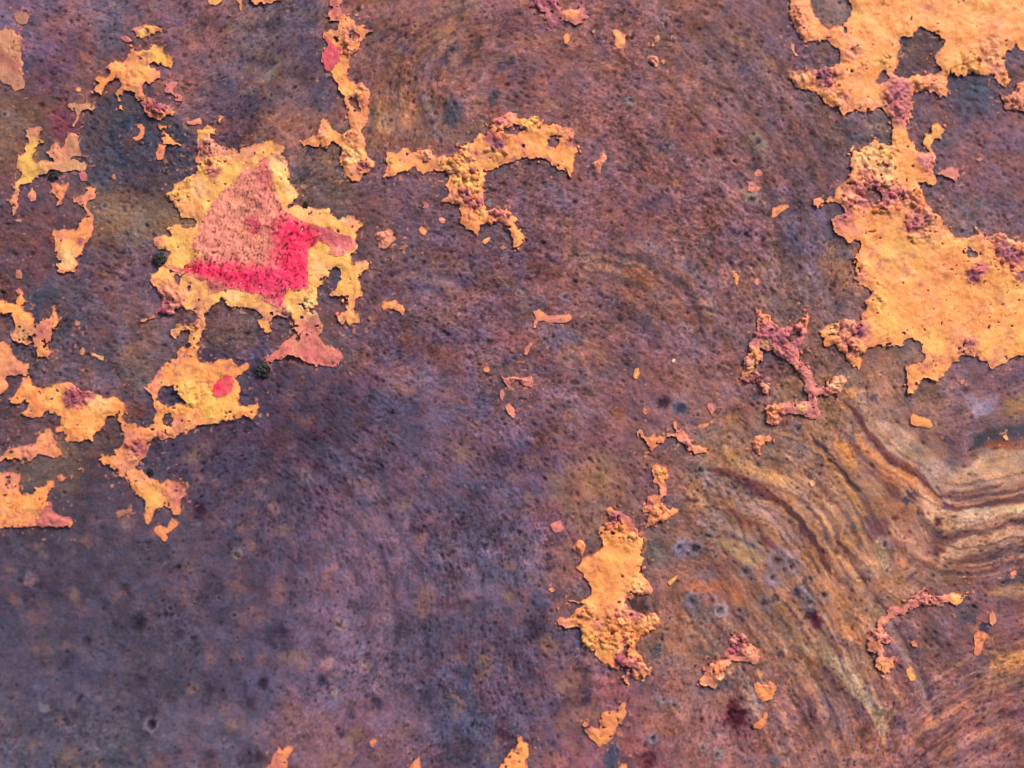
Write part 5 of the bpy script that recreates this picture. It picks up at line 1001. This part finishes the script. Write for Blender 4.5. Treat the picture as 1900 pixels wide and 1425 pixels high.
    thing("salmon and orange patch cut by the right edge under the upper right patch", "I 1680 700 1730 740 1780 738 1825 700 1835 640 1900 625 2300 620 2300 880 1900 865 1850 845 1790 860 1750 840 1730 790 1710 740", base='B')
    thing("thin curled orange lip beside the left lens shaped gap of the upper right patch", "I 108 338 142 342 134 390 162 428 180 442 140 438 112 388", base='S', crumbs=0, thick=3)
    thing("pink curled sliver right of the crumbled neck of the large right patch", "J 1220 510 1290 480 1340 460 1390 490 1408 530 1350 558 1300 535 1250 525", base='K', crumbs=0)
    chip("tiny pinkish chip on mauve rust right of the crumbled neck", "J 1530 400 1560 380 1580 400 1555 420", 'K')
    thing("crumbly salmon and mauve branching remnant with a black slot left of the large right patch",
          "L 475 350 530 370 580 390 620 420 630 460 680 500 720 520 760 500 830 500 870 470 855 420 900 400 930 370 945 400 945 460 950 520 930 570 910 610 890 650 850 690 860 750 880 810 930 860 965 900 980 960 1000 1010 1050 1040 1090 1020 1130 990 1180 930 1240 915 1275 940 1285 990 1250 1030 1235 1090 1215 1130 1180 1100 1140 1110 1080 1120 1040 1100 1020 1150 1020 1200 1050 1260 1030 1300 970 1310 910 1280 860 1260 790 1265 740 1270 700 1310 680 1360 620 1360 580 1330 575 1290 560 1240 590 1195 640 1185 700 1170 780 1180 860 1180 940 1160 945 1110 920 1060 905 1000 870 960 855 900 830 860 780 810 700 780 650 730 640 700 590 720 540 705 530 680 520 700 545 760 535 810 490 850 460 870 490 890 520 940 540 990 600 1020 605 1080 570 1100 520 1075 490 1000 440 990 400 1000 355 1000 350 950 375 880 375 820 385 780 420 730 415 680 440 630 490 590 480 520 490 460 500 420",
          "L 745 612 790 582 842 555 866 580 842 614 800 644 768 638", base='K', thick=5.5)
    thing("tall orange patch with a mauve top and yellow lumpy foot low in the middle right",
          "M 820 370 860 350 920 310 905 260 885 220 920 195 970 215 1020 250 1080 290 1120 330 1150 390 1165 450 1205 470 1205 510 1170 590 1200 640 1195 720 1185 780 1230 830 1270 880 1310 920 1300 950 1250 960 1180 970 1110 1000 1065 990 1050 1030 1080 1090 1140 1110 1200 1130 1240 1150 1270 1120 1310 1110 1320 1150 1355 1180 1350 1240 1290 1270 1220 1300 1180 1340 1140 1400 N 940 300 945 370 960 420 1010 460 1045 510 1100 520 1105 560 1080 600 1030 630 1000 665 965 650 920 630 900 610 880 640 885 680 865 715 855 680 840 610 870 570 800 560 730 530 700 500 650 505 620 460 590 430 580 390 530 370 490 330 470 270 470 220 450 190 410 180 360 170 330 200 270 170 255 130 290 95 340 110 375 120 M 585 1120 640 1080 690 1050 640 1030 560 1030 530 1010 600 1025 680 1020 715 1000 755 930 740 880 700 820 680 770 605 740 640 715 660 690 665 640 700 620 740 610 800 590 830 570 835 500 820 440 815 400",
          "N 812 398 835 348 882 328 882 372 850 402", base='O')
    chip("orange lump with a dark undercut left of the tall orange patch", "M 580 560 600 510 630 480 670 490 695 520 690 570 665 620 630 590 600 580", 'O')
    chip("small mauve pink square chip left of the tall orange patch's mauve top", "M 385 350 430 320 470 310 490 350 500 390 470 410 430 425 405 385", 'K')
    chip("tiny yellow bar shaped chip right of the tall orange patch", "M 1425 855 1460 820 1495 790 1510 800 1490 840 1450 878 1428 875", 'Y')
    chip("tiny salmon chip left of the tall orange patch's waist", "M 365 920 400 900 430 930 400 948", 'S')
    chip("very tiny pale chip left of the tall orange patch's foot", "M 440 1080 455 1058 468 1090 450 1104", 'T')
    thing("J shaped orange hook near the bottom edge right of centre", "N 485 1020 500 1000 520 1035 560 1050 600 1070 625 1050 630 980 650 930 690 920 740 915 790 920 815 890 820 850 845 840 865 880 860 920 835 970 820 1020 785 1090 750 1150 710 1190 680 1220 620 1230 590 1190 540 1160 500 1130 480 1090", base='B', crumbs=0.4)
    chip("small orange chip cut by the bottom edge below the J shaped hook", "N 795 1410 830 1385 868 1390 870 1600 800 1600", 'O')
    thing("orange peak cut by the bottom edge left of the J shaped hook", "Z 925 1430 935 1408 958 1378 962 1362 985 1385 978 1410 988 1470 920 1470", base='O', crumbs=0)
    thing("pinkish orange flake cut by the bottom edge left of centre", "S 60 1600 60 1440 110 1370 140 1280 170 1230 200 1260 270 1215 290 1240 280 1310 260 1350 240 1440 240 1600", base=(222, 132, 104), crumbs=0)
    chip("small orange chip beside a blue stain near the bottom edge left of centre", "S 970 1190 1010 1165 1040 1185 1020 1225 990 1245", 'O')
    chip("pointed salmon chip cut by the bottom edge between the peak and the pinkish flake", "S 1320 1600 1320 1440 1340 1390 1380 1350 1415 1320 1430 1380 1440 1440 1440 1600", 'B')
    thing("salmon forked remnant with a yellow left end near the bottom right of centre", "R 265 650 300 610 320 560 360 520 375 470 430 490 470 470 500 390 545 340 530 290 560 250 610 235 680 240 680 300 640 330 720 330 760 360 790 430 800 480 770 500 700 500 640 490 590 480 560 480 550 530 510 580 480 630 440 690 410 720 350 700 290 680", base='S')
    chip("orange notched chip just above the comma shaped chip near the bottom", "R 755 690 790 660 820 690 870 690 890 650 930 670 950 710 935 760 920 810 880 830 830 838 790 800 768 760", 'O')
    chip("salmon comma shaped chip beside the dark maroon spot near the bottom", "R 740 1045 790 1005 830 970 840 930 865 930 872 970 855 1010 840 1055 800 1075 750 1070", 'B')
    thing("curved salmon and yellow sickle shaped remnant in the lower right",
          "O 260 900 280 860 320 830 320 780 370 760 385 700 415 650 450 655 480 600 495 530 560 530 620 550 650 520 690 490 730 440 780 400 830 350 870 325 920 370 950 430 1020 425 1080 420 1130 400 1200 400 1260 390 1330 380 1290 430 1250 470 1200 530 1160 510 1120 465 1060 480 1020 515 950 510 890 515 830 505 780 540 740 560 715 590 700 550 660 600 620 600 560 640 510 660 480 700 440 750 430 800 480 830 530 870 510 910 440 910 430 960 440 1030 500 1060 550 1040 580 1060 570 1110 550 1160 510 1160 500 1200 480 1235 430 1240 390 1190 345 1150 350 1080 330 1010 290 970", base='S')
    chip("tiny tan chip inside the curve of the sickle shaped remnant", "O 725 895 760 875 796 920 792 965 750 945", 'T')
    chip("oval yellow chip below the sickle shaped remnant", "O 680 1185 720 1155 750 1190 775 1260 760 1300 715 1300 685 1240", 'Y')
    chip("salmon wedge shaped chip right of the sickle shaped remnant", "O 1370 830 1420 780 1470 790 1515 830 1500 860 1475 900 1460 970 1420 1050 1380 1040 1375 960 1385 890", 'B')
    chip("small salmon teardrop chip above the wedge shaped chip in the lower right", "O 1535 640 1570 570 1590 600 1615 650 1595 710 1565 735 1535 700", 'S')
    chip("tiny pinkish square chip near the right edge in the lower right", "O 1755 180 1800 150 1835 168 1822 208 1770 220", 'S')
    thing("antler shaped salmon remnant above the run lines right of centre", ["P 145 385 170 360 190 380 205 415 250 420 300 410 350 405 385 435 385 460 350 480 310 520 270 540 240 520 230 480 205 450 170 430", "P 375 425 430 408 485 400 485 428 430 435 380 462", "P 478 300 502 300 512 350 550 370 590 410 630 460 660 490 730 510 778 535 750 570 700 580 640 575 600 560 590 510 560 470 510 450 485 430 468 390 490 350"], base='B')
    chip("small orange chip above the curled right arm of the antler shaped remnant", "P 690 335 715 310 750 315 780 300 782 325 755 345 725 358", 'O')
    chip("tiny oval orange chip left of the dark pit above the antler shaped remnant", "P 205 180 225 160 250 185 248 220 225 235 208 210", 'B')
    chip("small pink chip under a dark pit right of the antler shaped remnant", "P 770 165 790 135 840 140 855 170 830 205 805 235 790 200", 'K')
    thing("small lumpy orange remnant above the ochre run lines", ["P 1160 480 1190 420 1230 405 1275 440 1270 490 1245 530 1235 600 1205 570 1165 550 1170 510", "P 1270 440 1310 412 1332 440 1320 468 1275 470"], base='B')
    thing("orange hourglass shaped column above right of the tall orange patch", "P 285 670 340 680 400 690 435 715 425 770 400 810 400 870 405 940 380 965 360 980 380 1020 410 1060 430 1065 470 1055 520 1060 500 1095 470 1130 420 1150 400 1175 330 1180 280 1205 235 1235 245 1190 255 1130 245 1090 200 1100 205 1060 240 980 270 940 345 930 345 860 320 840 290 830 290 770", base='B')
    # ---- chips scattered over the rust
    chip("small salmon chip nearest the left foot of the T shaped patch", "H 630 1080 660 1060 700 1080 690 1110 665 1120", 'S')
    chip("bright orange oval chip farther left of the T shaped patch's left foot", "H 465 1170 485 1145 515 1165 530 1195 510 1222 480 1205", 'O')
    chip("small slanted orange chip below the T shaped patch between its two feet", "H 1015 1280 1040 1255 1095 1240 1090 1270 1045 1300", 'O')
    chip("tiny dull salmon chip left of the T shaped patch's stem", "H 490 980 520 930 550 950 540 985", 'P')
    chip("lumpy salmon and orange chunk alone right of the star patch", "H 75 1220 100 1180 150 1185 200 1160 235 1190 240 1230 265 1250 230 1280 200 1310 170 1335 100 1335 95 1280", 'S', lump=1.0)
    chip("faint tan sliver right of the lumpy chunk beside the star patch", "H 290 1320 340 1295 375 1310 340 1335", (160, 116, 96), thick=2)
    chip("faint tan chip near the right foot of the T shaped patch", "H 1170 1330 1210 1308 1242 1335 1200 1352", (160, 112, 92), thick=2)
    chip("small yellow chip below the mauve and orange flake at the top", "U 400 325 415 300 445 290 465 315 470 345 450 370 440 392 415 385 405 350", 'O')
    chip("orange leaf shaped chip right of the mauve and orange flake at the top", "U 835 265 870 260 930 290 965 310 945 340 955 370 940 410 915 430 885 428 860 395 865 370 850 320", 'O')
    chip("tiny tan dot between the two chips below the top mauve flake", "U 652 275 670 264 690 285 670 300", 'T')
    chip("curled salmon chip on brown rust in the upper middle right", "U 1145 510 1180 490 1230 500 1250 540 1240 590 1215 600 1195 570 1160 550", 'S')
    chip("tiny tan bead touching the right of the curled salmon chip", "U 1265 540 1288 526 1304 550 1285 570", 'B')
    chip("small tan crumb above the curled salmon chip", "U 1208 330 1235 306 1264 340 1248 370 1213 380", 'T')
    chip("tiny tan speck just left below the tan crumb in the upper middle right", "U 1170 395 1190 380 1205 400 1185 416", 'T')
    chip("branched salmon chip on rust right of the T shaped patch", "V 85 300 130 270 160 250 160 215 190 205 215 235 210 270 190 290 170 330 160 395 130 390 115 345 90 320", 'S')
    chip("tiny round salmon chip above the pink arrow shaped chip", "V 1522 380 1550 352 1582 368 1588 400 1560 418 1528 407", 'S')
    chip("pink arrow shaped chip left of the crumbled neck of the right patch", "V 1460 465 1500 460 1540 495 1578 520 1545 545 1510 560 1470 548 1460 515 1468 490", (236, 140, 122))
    chip("bright orange slanted wedge chip left of the crumbled neck of the right patch", "V 1670 690 1700 690 1760 660 1815 655 1828 680 1800 705 1750 730 1720 765 1690 780 1668 770 1680 735", 'O')
    chip("narrow orange chip above the crumbly branching remnant", "V 1335 1270 1360 1258 1380 1295 1370 1330 1370 1365 1350 1372 1338 1340 1345 1310 1330 1295", 'O')
    chip("tiny round salmon chip above the crumbly branching remnant", "V 1508 1340 1525 1315 1552 1320 1562 1350 1545 1376 1515 1368", (238, 142, 112))
    chip("orange curled chip on the grey ochre rust below the large right patch", "W 1025 470 1050 440 1090 465 1140 475 1180 510 1205 545 1180 558 1130 545 1070 540 1035 520", 'O', thick=4)
    chip("tiny pale dot on the smooth purple rust below the large right patch", "W 1402 190 1430 180 1440 205 1415 224", 'S')
    chip("tiny cream dot beside the blue stain at the right edge", "W 1732 610 1760 606 1780 635 1757 650", 'C')
    chip("tiny cream dot beside the blue stain on the ochre run lines", "W 250 960 278 950 290 985 268 1004", 'C')
    chip("thin salmon strip with a forked left end right of centre", "Q 615 180 660 160 700 190 750 220 800 215 860 210 940 200 950 240 920 270 850 285 780 275 700 260 655 265 635 330 612 330 620 270 640 240", 'S')
    chip("small upright salmon splinter below the thin forked strip", "Q 580 450 605 460 585 530 560 570 530 560 545 510", (206, 128, 108))
    chip("bow tie shaped salmon chip on rust near the centre", "Q 330 750 360 770 400 760 460 760 490 770 540 760 600 750 618 790 600 840 560 850 520 820 490 790 450 790 420 820 400 860 365 820", 'S', thick=4.5)
    chip("tiny round yellow bead left of the bow tie shaped chip", "Q 172 690 190 668 218 664 230 690 215 718 188 720", 'Y')
    chip("tiny pink splinter just below the bow tie shaped chip", "Q 325 880 350 866 362 920 345 968 322 940", 'K')
    chip("small peach oval chip below the bow tie shaped chip", "Q 365 1010 400 985 440 1030 460 1090 445 1118 400 1080 370 1050", 'S')
    chip("tiny yellow grain right of centre below the forked strip", "Q 1496 745 1518 690 1545 676 1554 730 1532 774 1503 768", 'Y')
    chip("tiny white fleck on the brown rust right of centre", "Q 1834 608 1845 590 1862 596 1866 615 1850 628 1838 622", (232, 228, 232))
    chip("tiny tan crumb inside the left rust field beside the slate stain", "E 655 290 680 260 710 275 700 300 675 308", (196, 150, 122))
    chip("tiny yellow round crumb in the left rust field", "E 695 535 720 500 748 515 740 560 710 565", 'Y')
    chip("tiny two lobed yellow crumb in the left rust field", "E 795 545 825 538 860 570 915 580 905 615 870 605 830 580 800 570", 'C')
    chip("tiny grey tan speck right of the lower arm of the star patch", "F 1826 380 1845 352 1864 380 1845 398", (160, 128, 116))
    chip("small orange notched chip right of the star patch on purple rust", "Z 707 572 712 559 722 560 735 557 742 565 746 566 750 574 747 586 740 578 730 575 720 573 712 576", 'O')

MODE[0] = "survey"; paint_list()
# paint residue and bare mill scale next to the flakes: stains on the plate with their own outlines
near = np.exp(-np.maximum(PSDF, 0) / 11.0)
dust = (near * np.clip(fbm(X, Y, 12, 161) * 1.5 + 0.15, 0, 1) * np.clip(0.5 + 1.1 * fbm(X, Y, 70, 163), 0, 1) * 0.75)[..., None]
COL = COL * (1 - dust) + np.array((184, 110, 98)) * dust
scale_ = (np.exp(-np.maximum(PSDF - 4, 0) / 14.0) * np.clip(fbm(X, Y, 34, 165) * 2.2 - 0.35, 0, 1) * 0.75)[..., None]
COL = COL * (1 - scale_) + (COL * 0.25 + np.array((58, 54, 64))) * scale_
fleck = ((fbm(X, Y, 7, 167, 2) > 1.1 - 0.62 * np.exp(-np.maximum(PSDF, 0) / 12.0) * np.clip(0.5 + fbm(X, Y, 60, 169), 0, 1)) & (PSDF > 0) & (PSDF < 30))
fleckc = np.where((fbm(X, Y, 20, 171) > 0)[..., None], np.array((228, 148, 104)), np.array((196, 120, 112)))
COL = np.where(fleck[..., None], COL * 0.25 + fleckc * 0.75, COL); RELIEF = RELIEF + 1.2 * fleck
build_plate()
MODE[0] = "build"; paint_list()

# ---- dark moss tufts
def moss(label, px, py, r, seed, flat=0.4):
    rr = random.Random(seed)
    import bmesh
    bm = bmesh.new()
    z0 = float(plate_height(np.array([px]), np.array([py]))[0])
    for k in range(int(40 + r * 2.2)):
        a = rr.uniform(0, 6.283); q = r * math.sqrt(rr.random()) * (0.75 + 0.35 * math.sin(3 * a + seed) * math.sin(2 * a + 1))
        h = flat * r * math.sqrt(max(0, 1 - min(1, q / r) ** 2)) + rr.uniform(-1, 1.5)
        br = rr.uniform(0.08, 0.2) * r
        m = Matrix.Translation((q * math.cos(a), q * math.sin(a), max(h, 0.3))) @ Matrix.Rotation(rr.uniform(0, 6.28), 4, 'Z') @ Matrix.Rotation(rr.uniform(-.8, .8), 4, 'X') @ Matrix.Diagonal((br * 1.5, br * 0.75, br * 0.8, 1))
        bmesh.ops.create_icosphere(bm, subdivisions=2, radius=1.0, matrix=m)
    for v in bm.verts:
        v.co.x += rr.uniform(-.25, .25); v.co.y += rr.uniform(-.25, .25); v.co.z += rr.uniform(-.2, .2)
    bm.transform(Matrix.Scale(S, 4))
    me = bpy.data.meshes.new("moss_tuft"); bm.to_mesh(me); bm.free()
    me.polygons.foreach_set("use_smooth", [True] * len(me.polygons)); me.materials.append(MAT_MOSS)
    o = link("moss_tuft", me); o.location = to_world(np.array([px]), np.array([py]), np.array([z0]))[0]
    o["label"] = label; o["category"] = "moss"; o["group"] = "dark moss tufts on the rust"
moss("round dark green moss tuft between the red spotted patch and the pink wing flake", 487, 687, 16, 1)
moss("dark green moss tuft beside the left end of the hot pink star paint", 296, 480, 15, 2)
moss("dark moss tuft between the yellow strip and the salmon spike near the left edge", 101, 325, 11, 3)
moss("tiny black moss speck beside the drooping tail at left", 281, 876, 8, 4)
moss("tiny dark moss bead in the notch on the right side of the star patch", 568, 380, 7, 5)
print("crumbs", crumb_total[0], "tris", sum(len(o.data.loops) - 2 * len(o.data.polygons) for o in scene.objects if o.type == 'MESH'))
